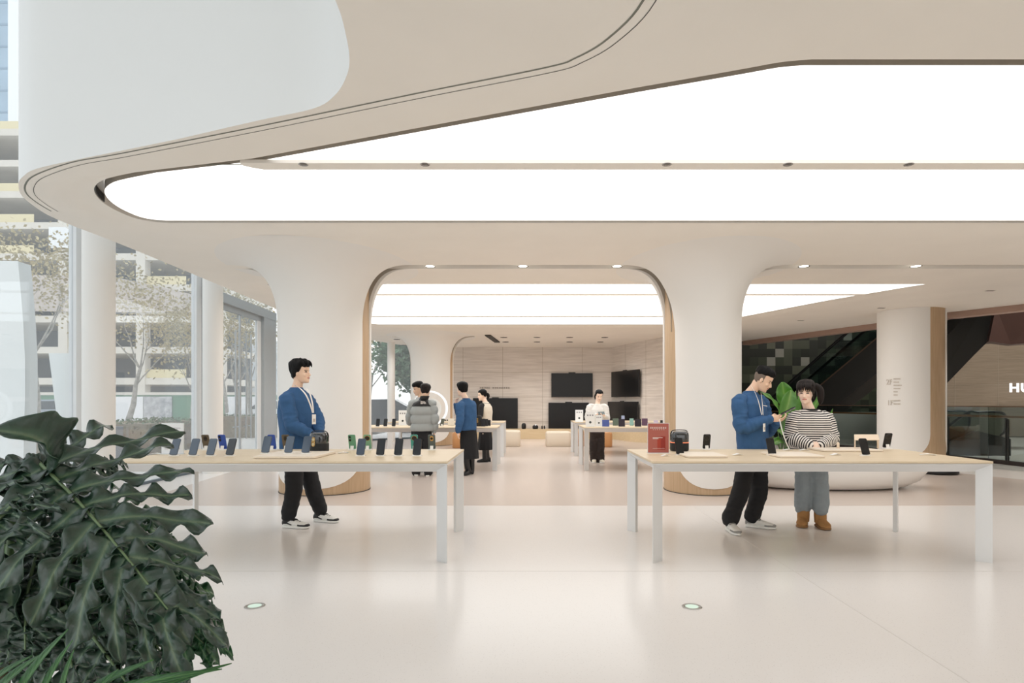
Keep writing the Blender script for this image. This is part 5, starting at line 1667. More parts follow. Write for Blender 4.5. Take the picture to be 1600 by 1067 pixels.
broad(at(1222, 690, YB), at(1204, 692, YB - .2), .12, .15, (.0, -.8, .6))
broad(at(1234, 690, YB), at(1252, 650, YB), .12, .1, (.3, -1, .3))
broad(at(1250, 660, YB + .1), at(1286, 601, YB + .1), .10, .12, (.4, -.7, .5))
broad(at(1228, 692, YB), at(1218, 640, YB + .05), .06, .05, (.1, -1, .2))
broad(at(1270, 690, YB), at(1301, 632, YB), .08, .12, (.4, -.7, .5))
for k in range(6):
    a = bp_ + Vector((-.08 + .04 * k, .03 * (k % 2), 0)); b = at(1212 + 5 * k, 650 - 4 * (k % 3), YB + .05)
    MB().tube(catmull([tuple(a), tuple(a.lerp(b, .5) + Vector((.02, 0, 0))), tuple(b)], 4), .009, 8).build('stalk', M_STALK, bird)
# ================================================================ people
M_SKIN = mat('skin', (232, 196, 170), 0.5, sss=0.15)
M_SKINP = mat('skin_pale', (240, 210, 190), 0.5, sss=0.15)
M_LIP = mat('lips', (192, 116, 106), 0.5)
M_EYE = mat('eye_dark', (48, 34, 30), 0.3)
M_BROW = mat('eyebrow', (62, 48, 42), 0.7)
M_HAIR = mat('black_hair', (13, 12, 14), 0.6, spec=0.2, noise_amt=0.35, noise_scale=60, stretch=(1, 1, 0.15), bump=0.4, bump_scale=90)
M_HAIRB = mat('brown_black_hair', (34, 25, 23), 0.55, spec=0.25, noise_amt=0.35, noise_scale=60, stretch=(1, 1, 0.15), bump=0.4, bump_scale=90)
M_FADE = mat('faded_hair', (112, 98, 88), 0.7)
M_BLUE = mat('blue_sweatshirt', (50, 90, 134), 0.85, noise_amt=0.06, noise_scale=14, bump=0.25, bump_scale=70)
M_TROU = mat('black_trousers', (26, 26, 29), 0.85, bump=0.25, bump_scale=25)
M_SKIRT = mat('black_skirt', (22, 22, 25), 0.85, bump=0.2, bump_scale=25)
M_BROWNT = mat('dark_brown_trousers', (46, 36, 33), 0.85, bump=0.2, bump_scale=25)
M_GREYT = mat('grey_sweatpants', (148, 158, 164), 0.9, noise_amt=0.05, noise_scale=20, bump=0.25, bump_scale=40)
M_SHIRTW = mat('white_shirt', (222, 219, 215), 0.7, bump=0.15, bump_scale=20)
M_CREAM = mat('cream_knit', (220, 209, 193), 0.9, bump=0.3, bump_scale=60)
M_BLKKNIT = mat('black_knit', (24, 24, 27), 0.85)
M_PUFG = mat('grey_padded_nylon', (158, 164, 164), 0.55, bump=0.2, bump_scale=18)
M_PUFB = mat('black_padded_nylon', (18, 19, 22), 0.5, bump=0.2, bump_scale=18)
M_LAN = mat('white_lanyard', (236, 230, 224), 0.6)
M_SOLE = mat('white_rubber', (236, 236, 232), 0.5)
M_SHOEW = mat('white_leather', (232, 232, 228), 0.45)
M_SHOEK = mat('black_leather', (26, 27, 29), 0.35)
M_SUEDE = mat('tan_suede', (178, 132, 82), 0.9, noise_amt=0.08, noise_scale=18)
def stripe_mat():
    mm = mat('striped_jersey', (232, 226, 220), 0.85)
    n = mm.node_tree; b = n.nodes['Principled BSDF']
    a = n.nodes.new('ShaderNodeAttribute'); a.attribute_name = 'along'
    mu = n.nodes.new('ShaderNodeMath'); mu.operation = 'MULTIPLY'; mu.inputs[1].default_value = 1 / 0.0236
    fr = n.nodes.new('ShaderNodeMath'); fr.operation = 'FRACT'
    gt = n.nodes.new('ShaderNodeMath'); gt.operation = 'GREATER_THAN'; gt.inputs[1].default_value = 0.52
    mx = n.nodes.new('ShaderNodeMix'); mx.data_type = 'RGBA'
    mx.inputs['A'].default_value = rgb((234, 228, 222)); mx.inputs['B'].default_value = rgb((34, 32, 38))
    n.links.new(a.outputs['Fac'], mu.inputs[0]); n.links.new(mu.outputs[0], fr.inputs[0]); n.links.new(fr.outputs[0], gt.inputs[0])
    n.links.new(gt.outputs[0], mx.inputs['Factor']); n.links.new(mx.outputs['Result'], b.inputs['Base Color'])
    return mm
M_STRIPE = stripe_mat()
HEAD = [(-.114, .058, .020, .018), (-.108, .078, .004, .032), (-.092, .089, -.018, .044), (-.070, .090, -.046, .053), (-.048, .089, -.066, .060), (-.025, .087, -.080, .066),
        (0.0, .084, -.092, .070), (.025, .088, -.099, .074), (.050, .088, -.101, .076), (.072, .080, -.096, .073), (.092, .062, -.082, .062), (.106, .036, -.060, .044), (.114, .008, -.030, .018)]
def basis(F, roll=0.0):
    F = Vector(F).normalized()
    Sx = F.cross(Vector((0, 0, 1))).normalized() * -1      # person's left when F is forward
    U = F.cross(Sx) * 1
    if U.z < 0: U = -U
    return F, Sx, U
def head_rings(c, F, Sx, U, scale, off=None, n=36):
    rings = []
    for u, f, b, w_ in HEAD:
        r = []
        for i in range(n):
            a = 2 * PI * i / n
            mid, half = (f + b) / 2, (f - b) / 2
            ca, sa = math.cos(a), math.sin(a)
            e = 0.88
            pf = mid + half * math.copysign(abs(ca) ** e, ca)
            ps = w_ * math.copysign(abs(sa) ** e, sa)
            p = Vector((pf, ps, u))
            if off:
                d = off(p)
                dirv = (p - Vector((-0.005, 0, 0.01)))
                p = p + dirv.normalized() * d
            r.append(c + (F * p.x + Sx * p.y + U * p.z) * scale)
        rings.append(r)
    return rings
def limb(mb, pts, rad, n=14, k=4):
    """rounded tapering limb through joints"""
    q = catmull([tuple(p) + (r,) for p, r in zip([tuple(x) for x in pts], rad)], k)
    mb.tube([Vector(x[:3]) for x in q], [x[3] for x in q], n)
    mb.ell(q[0][:3], q[0][3] * 0.98, n=12, m=8)
    mb.ell(q[-1][:3], q[-1][3] * 0.98, n=12, m=8)
def hand(mb, wrist, D, N, T, curl=0.5, sc=1.0, spread=0.05, thumb=0.6):
    """palm and five fingers. D: wrist to knuckles, N: out of the palm, T: towards the thumb side"""
    D = Vector(D).normalized(); N = Vector(N); N = (N - D * N.dot(D)).normalized()
    T0 = Vector(T); T = D.cross(N)
    if T.dot(T0) < 0: T = -T
    wv = Vector(wrist)
    def P(d, t, n_): return wv + (D * d + T * t + N * n_) * sc
    rings = []
    for d, hw, hn in ((-.02, .025, .019), (0.0, .026, .018), (.03, .034, .016), (.06, .040, .0145), (.085, .041, .012), (.094, .034, .007)):
        rings.append([P(d, hw * math.cos(2 * PI * i / 14), hn * math.sin(2 * PI * i / 14)) for i in range(14)])
    mb.loft(rings)
    for j, (t, L) in enumerate(((.031, .068), (.0105, .077), (-.0105, .071), (-.031, .054))):
        p = Vector((.086, t, 0.0)); a = curl * (0.35 + 0.08 * j)
        sp = spread * (1.5 - j)
        pts = [P(.07, t, 0), P(*p)]
        for s, ex in ((.46, 1.0), (.31, 1.25), (.23, 0.9)):
            p = p + Vector((math.cos(a), sp * math.cos(a), math.sin(a))) * L * s
            pts.append(P(*p)); a += curl * ex
        mb.tube(pts, [.0085 * sc, .0085 * sc, .0078 * sc, .007 * sc, .0058 * sc], 8)
        mb.ell(pts[-1], .0058 * sc, n=8, m=6)
    pts = [P(.018, .020, .004), P(.045, .040, .010 + .01 * thumb), P(.068, .052 - .012 * thumb, .018 + .020 * thumb), P(.09, .056 - .03 * thumb, .022 + .03 * thumb)]
    mb.tube(pts, [.013 * sc, .0115 * sc, .0095 * sc, .0075 * sc], 8)
    mb.ell(pts[-1], .0075 * sc, n=8, m=6)
def shoe(parent, ankle, toe, kind, hgt=0.105, L=0.30, knee=None):
    """ankle: point of the sole under the heel; toe direction in plan"""
    A = Vector(ankle); d = Vector((toe[0], toe[1], 0)).normalized(); s = Vector((-d.y, d.x, 0))
    heel = A - d * 0.07
    def rg(t, hw, z0, z1, k=16, sq=0.75):
        out = []
        for i in range(k):
            a = 2 * PI * i / k
            ca, sa = math.cos(a), math.sin(a)
            out.append(heel + d * (t * L) + s * (hw * math.copysign(abs(ca) ** sq, ca)) + Vector((0, 0, (z0 + z1) / 2 + (z1 - z0) / 2 * math.copysign(abs(sa) ** sq, sa))))
        return out
    boot = kind in ('boot', 'ugg')
    fat = 1.18 if kind == 'ugg' else 1.0
    up = MB()
    prof = [(0.0, .022, .03, .07), (.06, .033, .02, hgt), (.2, .036, .02, hgt + .012), (.36, .041, .02, hgt - .004), (.55, .047, .02, .082), (.75, .049, .02, .066), (.9, .040, .02, .056), (.985, .018, .022, .038)]
    up.loft([rg(t, hw * fat, z0, z1 * (1.12 if kind == 'ugg' else 1)) for t, hw, z0, z1 in prof])
    if boot:
        top = 0.20 if kind == 'ugg' else 0.34
        r0 = .064 if kind == 'ugg' else .056
        kv = (Vector(knee) - A) if knee is not None else Vector((0, 0, .45))
        kv = kv / max(.1, kv.z)
        up.tube([A + Vector((0, 0, .05)), A + kv * .12, A + kv * .22, A + kv * top], [r0 * .95, r0, r0 * .98, r0 * 1.04], 18)
    body, extra, sole = {'dunk': (M_SHOEW, M_SHOEK, M_SOLE), 'nb': (M_SHOEW, mat('grey_suede', (150, 150, 148), 0.8), M_SOLE), 'ugg': (M_SUEDE, M_SUEDE, mat('tan_sole', (150, 112, 72), 0.8)),
                         'boot': (M_SHOEK, M_SHOEK, mat('black_rubber', (18, 18, 19), 0.6)), 'cream': (mat('cream_shoe', (224, 216, 200), 0.6), M_SHOEW, M_SOLE), 'black': (M_SHOEK, M_SHOEK, M_SOLE)}[kind]
    nm = 'boot' if boot else 'shoe'
    o = up.build(nm, body, parent)
    so = MB()
    so.loft([rg(t, hw * fat, z0, z1, 16, 0.5) for t, hw, z0, z1 in [(-.01, .022, .0, .026), (.05, .037, .0, .03), (.3, .038, .0, .028), (.6, .050, .0, .029), (.8, .051, .0, .029), (.95, .037, .003, .027), (1.01, .014, .006, .025)]])
    so.build('sole', sole if kind != 'nb' else [sole], o)
    if kind in ('dunk', 'nb'):
        tr = MB()
        tr.loft([rg(t, hw, z0, z1) for t, hw, z0, z1 in [(-.012, .025, .03, .078), (.05, .036, .03, hgt * 1.03), (.15, .039, .03, hgt * 1.07), (.24, .040, .03, hgt + .022)]], 0)
        tr.loft([rg(t, hw, .022, z1) for t, hw, z1 in [(.64, .051, .056), (.78, .0525, .052), (.92, .043, .050), (.995, .022, .046)]], 0)
        tr.loft([rg(t, hw, .06, z1) for t, hw, z1 in [(.24, .034, hgt + .022), (.36, .037, hgt + .004), (.5, .036, .096)]], 0)
        tr.build('overlay', extra, o)
        lc = MB()
        for k in range(5):
            t = .36 + .07 * k
            z = .098 - .026 * (k / 4)
            lc.tube([heel + d * (t * L) - s * .018 + Vector((0, 0, z)), heel + d * (t * L + .01) + Vector((0, 0, z + .006)), heel + d * (t * L) + s * .018 + Vector((0, 0, z))], .0028, 5)
        lc.build('laces', M_SHOEW if kind == 'nb' else M_SHOEK, o)
        if kind == 'dunk':
            sw = MB()
            for sd in (-1, 1):
                pts = [(.18, .05), (.36, .034), (.62, .052), (.40, .044), (.24, .062)]
                sw.add([heel + d * (t * L) + s * sd * .0405 + Vector((0, 0, z)) for t, z in pts], [(0, 1, 3, 4), (1, 2, 3)])
            sw.build('side_mark', M_SHOEK, o)
    return o
def person(label, p):
    """p: joints in the world (a = one side, b = the other) and the clothes they carry"""
    A = p
    F, Sx, U = basis(A['F'])
    hF, hS, hU = basis(A['hF'])
    if 'roll' in A:
        rot = Matrix.Rotation(A['roll'], 3, hF); hS, hU = rot @ hS, rot @ hU
    hc = A['head']; sc = A.get('hs', 1.0)
    fine = A.get('vox', 0.0045)
    base = Vector((hc.x, hc.y, 0.0)) if 'base' not in A else A['base']
    hipc = (A['hipa'] + A['hipb']) / 2
    shc = (A['sha'] + A['shb']) / 2
    neck = A['neck']
    b = MB()
    # head with nose and ears
    b.loft(head_rings(hc, hF, hS, hU, sc))
    def HP(f, s, u): return hc + (hF * f + hS * s + hU * u) * sc
    b.tube([HP(.078, 0, .012), HP(.094, 0, -.012), HP(.104, 0, -.030), HP(.088, 0, -.043)], [.008 * sc, .010 * sc, .0135 * sc, .009 * sc], 8)
    for sd in (-1, 1):
        b.ell(HP(.096, sd * .011, -.036), .008 * sc)
        b.ell(HP(-.002, sd * .072, -.012), .015 * sc, .008 * sc, .030 * sc, axes=(hF, hS, hU))
        b.ell(HP(.062, sd * .035, -.030), .022 * sc)
    b.ell(HP(.088, 0, -.060), .010 * sc, .024 * sc, .009 * sc, axes=(hF, hS, hU))
    b.ell(HP(.078, 0, -.098), .016 * sc)
    limb(b, [HP(-.03, 0, -.055), HP(-.03, 0, -.10), neck - U * 0.02], [.052 * sc, .050 * sc, .058 * sc])
    # trunk and limbs under the clothes
    for k, (w_, d_) in enumerate(((.10, .08), (.12, .08), (.12, .08), (.085, .06))):
        pass
    tr = []
    for t, w_, d_ in ((0.0, .12, .085), (.3, .105, .075), (.65, .125, .08), (.88, .12, .07), (1.0, .06, .05)):
        c = hipc.lerp(neck - Vector((0, 0, .03)), t)
        tr.append([c + Sx * w_ * math.cos(2 * PI * i / 20) + F * d_ * math.sin(2 * PI * i / 20) for i in range(20)])
    b.loft(tr)
    for s in 'ab':
        limb(b, [A['sh' + s], A['el' + s], A['wr' + s]], [.045, .036, .025])
        hd = A['hand' + s]
        hand(b, A['wr' + s], hd[0], hd[1], hd[2], hd[3] if len(hd) > 3 else 0.5, A.get('hands', 0.95), 0.04, hd[4] if len(hd) > 4 else 0.5)
        limb(b, [A['hip' + s], A['kn' + s], Vector((A['an' + s].x, A['an' + s].y, .095))], [.075, .052, .032])
        dd = Vector(A['toe' + s] + (0,)).normalized()
        fz = Vector((A['an' + s].x, A['an' + s].y, 0))
        limb(b, [fz + Vector((0, 0, .075)), fz + dd * .09 + Vector((0, 0, .048))], [.026, .018])
    body = b.build('person', [A.get('skin', M_SKIN), M_LIP, M_EYE, M_BROW], origin=tuple(base))
    voxel(body, fine, 3)
    me = body.data
    for pl in me.polygons:
        q = pl.center + base - hc
        f, s_, u = q.dot(hF) / sc, abs(q.dot(hS)) / sc, q.dot(hU) / sc
        if f > .062 and -.12 < u < .06:
            if -.0665 < u < -.0545 and s_ < .023: pl.material_index = 1
            elif .017 < s_ < .043 and -.004 < u - .006 * (1 - ((s_ - .03) / .014) ** 2) + .002 < (.0045 if A.get('down') else .0065): pl.material_index = 2
            elif .012 < s_ < .048 and .017 < u + .1 * max(0, s_ - .036) < .0245: pl.material_index = 3
    tag(body, label, 'person')
    # ---- hair: a shell that rises out of the scalp
    hr = A['hair']
    rnd = random.Random(A.get('seed', 1))
    sd_ = rnd.random() * 50
    def cap(q):
        f, s_, u = q
        nz = noise.noise(Vector((f * 30 + sd_, s_ * 30, u * 12)))
        tuft = noise.noise(Vector((f * 55, s_ * 55 + sd_, u * 20)))
        k = 1.0
        line = hr.get('front', .062) if f > 0.052 else (hr.get('side', .012) + (hr.get('front', .062) - hr.get('side', .012)) * max(0, (f - .012) / .04) if f > 0 else hr.get('side', .012) + (hr.get('nape', -.07) - hr.get('side', .012)) * min(1, -f / .06))
        line += nz * .008
        h = (u - line) / .012
        k = max(0.0, min(1.0, h + .5))
        th = hr.get('th', .016) + hr.get('top', .012) * max(0, min(1, (u - .03) / .06)) + hr.get('fringe', 0.0) * max(0, min(1, (f - .03) / .05)) * max(0, min(1, (u - .05) / .03))
        th = .005 + (th - .005) * max(0.0, min(1.0, (u - line) / .05))
        return -0.012 + k * (th + 0.012 + tuft * hr.get('rough', .006))
    fine_head = []
    hb = MB()
    rings = []
    HH = catmull(HEAD, 3)
    global_head = list(HEAD)
    HEAD[:] = HH
    hb.loft(head_rings(hc, hF, hS, hU, sc, lambda q: cap(q), 64))
    HEAD[:] = global_head
    for pts, rad in hr.get('locks', []):
        hb.tube([HP(*q) for q in catmull(pts, 4)], [r * sc for (r,) in catmull([(r,) for r in rad], 4)], 10)
    hb.build('hair', hr.get('mat', M_HAIR), body)
    if hr.get('fade'):
        fb = MB()
        def fcap(q):
            f, s_, u = q
            ok = (-.055 if f < -.03 else -.028) < u < .06 and f < .022
            return 0.0025 if ok else -0.012
        HEAD[:] = HH
        fb.loft(head_rings(hc, hF, hS, hU, sc, fcap, 64))
        HEAD[:] = global_head
        fb.build('shaved_side', M_FADE, body)
    # ---- upper garment
    g = A['top']
    def garment(name, material, hem, sections, sleeves=True, vox=0.008, sl=(.088, .072, .050), amp=.007, collar=True, sleeve_to='wr', seed=3.0):
        mb = MB()
        rings = []
        for t, w_, d_ in sections:
            c = hem.lerp(neck, t)
            bow = A.get('bow', 0.0)
            c = c + F * bow * math.sin(PI * t)
            rg_ = []
            for i in range(32):
                a = 2 * PI * i / 32
                ca, sa = math.cos(a), math.sin(a)
                rg_.append(c + Sx * (w_ * math.copysign(abs(ca) ** .85, ca)) + F * (d_ * math.copysign(abs(sa) ** .85, sa)))
            rings.append(rg_)
        mb.loft(rings)
        o = mb.build(name, material, body)
        voxel(o, vox, 5)
        quilt = A.get('quilt', 0.0)
        def finish(o, ch, k):
            me = o.data
            nrm_ = [v.normal.copy() for v in me.vertices]; cos_ = [v.co.copy() for v in me.vertices]
            vals = []
            for vi in range(len(cos_)):
                q = cos_[vi] + base
                val = q.z
                if ch:
                    bestd, acc = 1e9, 0.0
                    for i in range(len(ch) - 1):
                        e = ch[i + 1] - ch[i]; L = e.length
                        t = (q - ch[i]).dot(e) / (L * L)
                        t = max(0.0 if i else -30.0, min(1.0 if i < len(ch) - 2 else 30.0, t))
                        dd = (q - ch[i] - e * t).length
                        if dd < bestd: bestd, val = dd, ch[0].z - acc - t * L
                        acc += L
                vals.append(val)
                if ch:
                    x = Vector((q.x * 7 + seed, q.y * 7, val * 17 + k))
                    d = (0.42 - abs(noise.noise(x)) * 1.6) * amp * 1.15 + noise.noise(Vector((q.x * 20, q.y * 20 + seed, q.z * 20))) * amp * .35
                else:
                    d = (0.40 - abs(noise.noise(Vector((q.x * 6 + seed, q.y * 6, q.z * 4.5)))) * 1.5) * amp * 1.1 + noise.noise(Vector((q.x * 20, q.y * 20 + seed, q.z * 12))) * amp * .4
                if quilt:
                    d += quilt * (abs(math.sin(PI * (val - A['quilt0']) / A['quiltp'])) ** .5 - .75)
                cos_[vi] = cos_[vi] + nrm_[vi] * d
            me.vertices.foreach_set('co', [x for c_ in cos_ for x in c_])
            at_ = me.attributes.new('along', 'FLOAT', 'POINT')
            at_.data.foreach_set('value', vals)
            me.update()
        finish(o, None, 0)
        if sleeves:
            for s in 'ab':
                sh, el, wr = A['sh' + s], A['el' + s], A['wr' + s]
                wr2 = wr + (el - wr).normalized() * 0.012
                mid1, mid2 = sh.lerp(el, .5), el.lerp(wr2, .5)
                ch = [sh + (shc - sh) * .45, sh - Vector((0, 0, .008)), mid1, el, mid2, wr2]
                sb = MB()
                limb(sb, ch, [sl[0] * .80, sl[0], (sl[0] + sl[1]) / 2, sl[1] * 1.02, (sl[1] + sl[2]) / 2 * 1.06, sl[2]], 18, 3)
                so = sb.build('sleeve', A['top'].get('mat2', material), body)
                voxel(so, vox, 4)
                fine_ch = [Vector(x) for x in catmull([tuple(x) for x in ch[1:]], 5)]
                finish(so, fine_ch, 3.0 if s == 'a' else 8.0)
        return o
    hem = A['hem']
    W = A.get('W', 1.0); Dp = A.get('D', 1.0)
    kind = g['kind']
    SEC = [(0.0, .176 * W, .125 * Dp), (.06, .192 * W, .140 * Dp), (.3, .190 * W, .142 * Dp), (.62, .205 * W, .145 * Dp), (.80, .198 * W, .125 * Dp), (.90, .150 * W, .098 * Dp), (.97, .092 * W, .078 * Dp), (1.0, .066 * W, .066 * Dp)]
    sl = g.get('sl', (.086, .074, .050))
    if kind == 'vest':
        garment('undershirt', g['mat2'], hem, [(x, a * .86, d * .86) for x, a, d in SEC[:-1]] + [(1.02, .058, .058)], True, .009, (.062, .052, .040), .004)
        garment('vest', g['mat'], hem, [(x, a * 1.0, d * 1.02) for x, a, d in SEC[:6]] + [(.95, .10, .085)], False, .009, amp=.006)
    else:
        tp = garment(g['name'], g['mat'], hem, SEC, True, g.get('vox', .008), sl, g.get('amp', .007), seed=A.get('seed', 1) * 3.7)
        if g.get('yoke'):
            tp.data.materials.append(g['yoke'])
            for pl in tp.data.polygons:
                q = pl.center + base
                if q.z > g['yoke_z']: pl.material_index = 1
    if g.get('collar'):
        cb = MB()
        nd = (HP(-.03, 0, -.10) - neck).normalized()
        r0, hgt_ = g['collar'][1], g['collar'][2]
        n_ = 24
        def cr(r, h): return [neck + nd * h + (Sx * math.cos(2 * PI * i / n_) + F * math.sin(2 * PI * i / n_)) * r for i in range(n_)]
        cb.loft([cr(r0 + .012, -.02), cr(r0 + .012, hgt_ - .006), cr(r0 + .004, hgt_), cr(r0 - .006, hgt_ - .006), cr(r0 - .006, -.02)], 0, False)
        cb.build('collar', g['collar'][0], body)
    # ---- lower garment
    lo = A['low']
    if lo['kind'] == 'trousers':
        mb = MB()
        r = lo.get('r', (.098, .086, .078))
        top_w = lo.get('w', .165)
        rings = []
        top = lo.get('topz', hipc.z + .14)
        for z, w_, d_ in ((hipc.z - .10, top_w * .92, .105), (hipc.z - .02, top_w * 1.02, .125), (hipc.z + .08, top_w, .118), (top, top_w * .94, .105)):
            rings.append([Vector((hipc.x, hipc.y, z)) + Sx * w_ * math.cos(2 * PI * i / 24) + F * d_ * math.sin(2 * PI * i / 24) for i in range(24)])
        mb.loft(rings)
        for s in 'ab':
            an = Vector(A['an' + s]); an.z = lo.get('cuff', .075)
            limb(mb, [A['hip' + s], A['hip' + s].lerp(A['kn' + s], .5), A['kn' + s], A['kn' + s].lerp(an, .55), an], [r[0], (r[0] + r[1]) / 2, r[1], (r[1] + r[2]) / 2, r[2]], 18, 3)
        o = mb.build('trousers', lo['mat'], body)
        voxel(o, .009, 5)
        me = o.data
        nrm_ = [v.normal.copy() for v in me.vertices]; cos_ = [v.co.copy() for v in me.vertices]
        for vi in range(len(cos_)):
            q = cos_[vi] + base
            low_k = 1.0 + 1.3 * max(0, min(1, (.35 - q.z) / .3))
            d = noise.noise(Vector((q.x * 10 + 5, q.y * 10, q.z * 6))) * .007 * low_k + noise.noise(Vector((q.x * 12, q.y * 12, q.z * 26 + 9))) * .005 * low_k
            cos_[vi] = cos_[vi] + nrm_[vi] * d
        me.vertices.foreach_set('co', [x for c_ in cos_ for x in c_])
        me.update()
    else:
        mb = MB()
        n_ = 48
        rings = []
        for z, w_, d_, pl_ in lo['rings']:
            c = Vector((hipc.x, hipc.y, z)) + Vector((lo.get('dx', 0), 0, 0)) * max(0, (hipc.z - z))
            rings.append([c + Sx * (w_ * (1 + pl_ * math.sin(9 * 2 * PI * i / n_ + 1.3))) * math.cos(2 * PI * i / n_) + F * (d_ * (1 + pl_ * math.sin(9 * 2 * PI * i / n_))) * math.sin(2 * PI * i / n_) for i in range(n_)])
        mb.loft(rings)
        mb.build('skirt', lo['mat'], body)
    # ---- shoes
    for s in 'ab':
        q = Vector(A['an' + s]); q.z = 0.0035 if q.y > 8 else 0.0
        shoe(body, q, A['toe' + s], A['shoes'], L=A.get('shoeL', .305), knee=A['kn' + s])
    # ---- lanyard and badge
    if A.get('lanyard'):
        pts1, pts2, bd, bw, bh = A['lanyard']
        def ribbon(pts, name):
            mb = MB()
            q = catmull([tuple(x) for x in pts], 5)
            L, R = [], []
            for i, x in enumerate(q):
                d = (Vector(q[min(i + 1, len(q) - 1)]) - Vector(q[max(i - 1, 0)])).normalized()
                wv = d.cross(F).normalized() * .008
                L.append(Vector(x) - wv); R.append(Vector(x) + wv)
            fr_ = [x + F * .0025 for x in L], [x + F * .0025 for x in R]
            mb.loft([L, fr_[0], fr_[1], R, L], 0, False, False, False)
            return mb.build(name, M_LAN, body)
        ribbon(pts1, 'lanyard'); ribbon(pts2, 'lanyard')
        mb = MB(); mb.obox(bd, Sx * bw / 2, F * .003, Vector((0, 0, bh / 2)))
        o = mb.build('badge', mat('badge_card', (238, 234, 228), 0.3), body)
        mb = MB(); mb.obox(bd + F * .0035 - Vector((0, 0, bh * .1)), Sx * bw * .28, F * .001, Vector((0, 0, bh * .16)))
        mb.build('badge_photo', mat('badge_print', (196, 180, 168), 0.5), o)
    return body
def J(px, py, Y): return at(px, py, Y)
SHORT = dict(front=.064, side=.004, nape=-.07, th=.012, top=.016, rough=.008)
# ---- man in blue sweatshirt at the left table
p = dict(F=(.80, -.60, 0), hF=(1, -.18, .02), head=J(470, 582, 6.75), neck=J(463, 607, 6.75), vox=.0042, hs=1.03,
         sha=J(448, 622, 6.60), ela=J(457, 664, 6.56), wra=J(487, 680, 6.60), handa=((.9, -.1, -.35), (0, 1, -.2), (.3, -.2, .9), .7),
         shb=J(480, 624, 6.90), elb=J(496, 656, 6.86), wrb=J(499, 677, 6.72), handb=((-.3, -.5, -.5), (-.3, 1, 0), (.6, 0, .8), .6),
         hipa=J(459, 712, 6.66), hipb=J(477, 712, 6.84), kna=J(459, 765, 6.62), knb=J(489, 764, 6.9), ana=J(452, 815, 6.60), anb=J(500, 808, 6.93),
         toea=(1, -.22), toeb=(1, -.30), hem=J(465, 706, 6.74), W=1.0, D=1.0, shoes='dunk', seed=3,
         hair=dict(front=.056, side=-.008, nape=-.085, th=.020, top=.020, fringe=.012, rough=.014,
                   locks=[([(.03, 0.01, .112), (.075, .02, .112), (.100, .030, .088), (.102, .045, .058)], [.020, .022, .014, .004]), ([(.03, -.03, .112), (.08, -.03, .108), (.102, -.03, .080), (.100, -.045, .052)], [.02, .022, .014, .003]), ([(.0, -.05, .115), (.05, -.06, .105), (.075, -.066, .07)], [.02, .02, .006]), ([(-.04, -.03, .12), (-.02, -.05, .135), (.01, -.05, .13)], [.012, .016, .006])]),
         top=dict(kind='top', name='sweatshirt', mat=M_BLUE, sl=(.080, .076, .052), amp=.009, collar=(M_BLUE, .060, .012)),
         low=dict(kind='trousers', mat=M_TROU, r=(.100, .090, .080), cuff=.135),
         lanyard=([J(459, 601.5, 6.68), J(468, 606, 6.58), J(478, 617, 6.53), J(485, 633, 6.56), J(488.5, 645, 6.60)], [J(478, 606, 6.66), J(484, 615, 6.62), J(488, 630, 6.60), J(489.5, 645, 6.60)], J(490.5, 655, 6.58), .045, .105))
p['hair']['mat'] = M_HAIR
person('man in blue sweatshirt and black trousers standing behind the left front table, looking right', p)
# ---- man in blue sweatshirt showing a phone
p = dict(F=(.72, -.69, 0), hF=(.80, -.42, -.52), head=J(1192, 593, 6.62), neck=J(1172, 612, 6.68), vox=.0042, hs=1.03, down=True,
         sha=J(1155, 627, 6.55), ela=J(1159, 668, 6.50), wra=J(1203, 655, 6.47), handa=((.95, .0, .12), (.1, .9, .15), (0, -.1, 1), .45, .8),
         shb=J(1190, 628, 6.86), elb=J(1199, 672, 6.80), wrb=J(1213, 660, 6.58), handb=((.75, -.2, .45), (-.5, .4, .5), (-.5, -.6, .4), .6, .4),
         hipa=J(1168, 715, 6.62), hipb=J(1186, 715, 6.74), kna=J(1157, 768, 6.50), knb=J(1186, 768, 6.70), ana=J(1141, 815, 6.42), anb=J(1176, 812, 6.62),
         toea=(.04, -1), toeb=(.85, -.45), hem=J(1177, 706, 6.66), W=1.03, D=1.05, shoes='nb', seed=5,
         hair=dict(front=.058, side=.046, nape=.034, th=.010, top=.020, fringe=.010, rough=.007, fade=True,
                   locks=[([(.02, .02, .108), (.06, .025, .108), (.088, .03, .085)], [.016, .02, .010]), ([(.02, -.03, .106), (.06, -.03, .106), (.088, -.025, .082)], [.016, .018, .009])]),
         top=dict(kind='top', name='sweatshirt', mat=M_BLUE, sl=(.082, .078, .052), amp=.010, collar=(M_BLUE, .060, .012)),
         low=dict(kind='trousers', mat=M_TROU, r=(.104, .092, .086), cuff=.125),
         lanyard=([J(1173, 602, 6.62), J(1179, 612, 6.55), J(1185, 627, 6.46), J(1190, 648, 6.44)], [J(1189, 614, 6.64), J(1191, 630, 6.52), J(1192, 648, 6.44)], J(1194, 668, 6.40), .045, .085))
man2 = person('man in blue sweatshirt showing a phone to the striped shirt woman', p)
mb = MB(); c_ = J(1196.5, 633.5, 6.47)
for i in range(4): mb.obox(c_ + Vector((.012 * i - .02, .004 * i, -.002 * i)), (.005, .002, 0), (0, .004, 0), (0, 0, .004 - .001 * (i % 2)))
mb.build('chest_mark', M_LAN, man2)
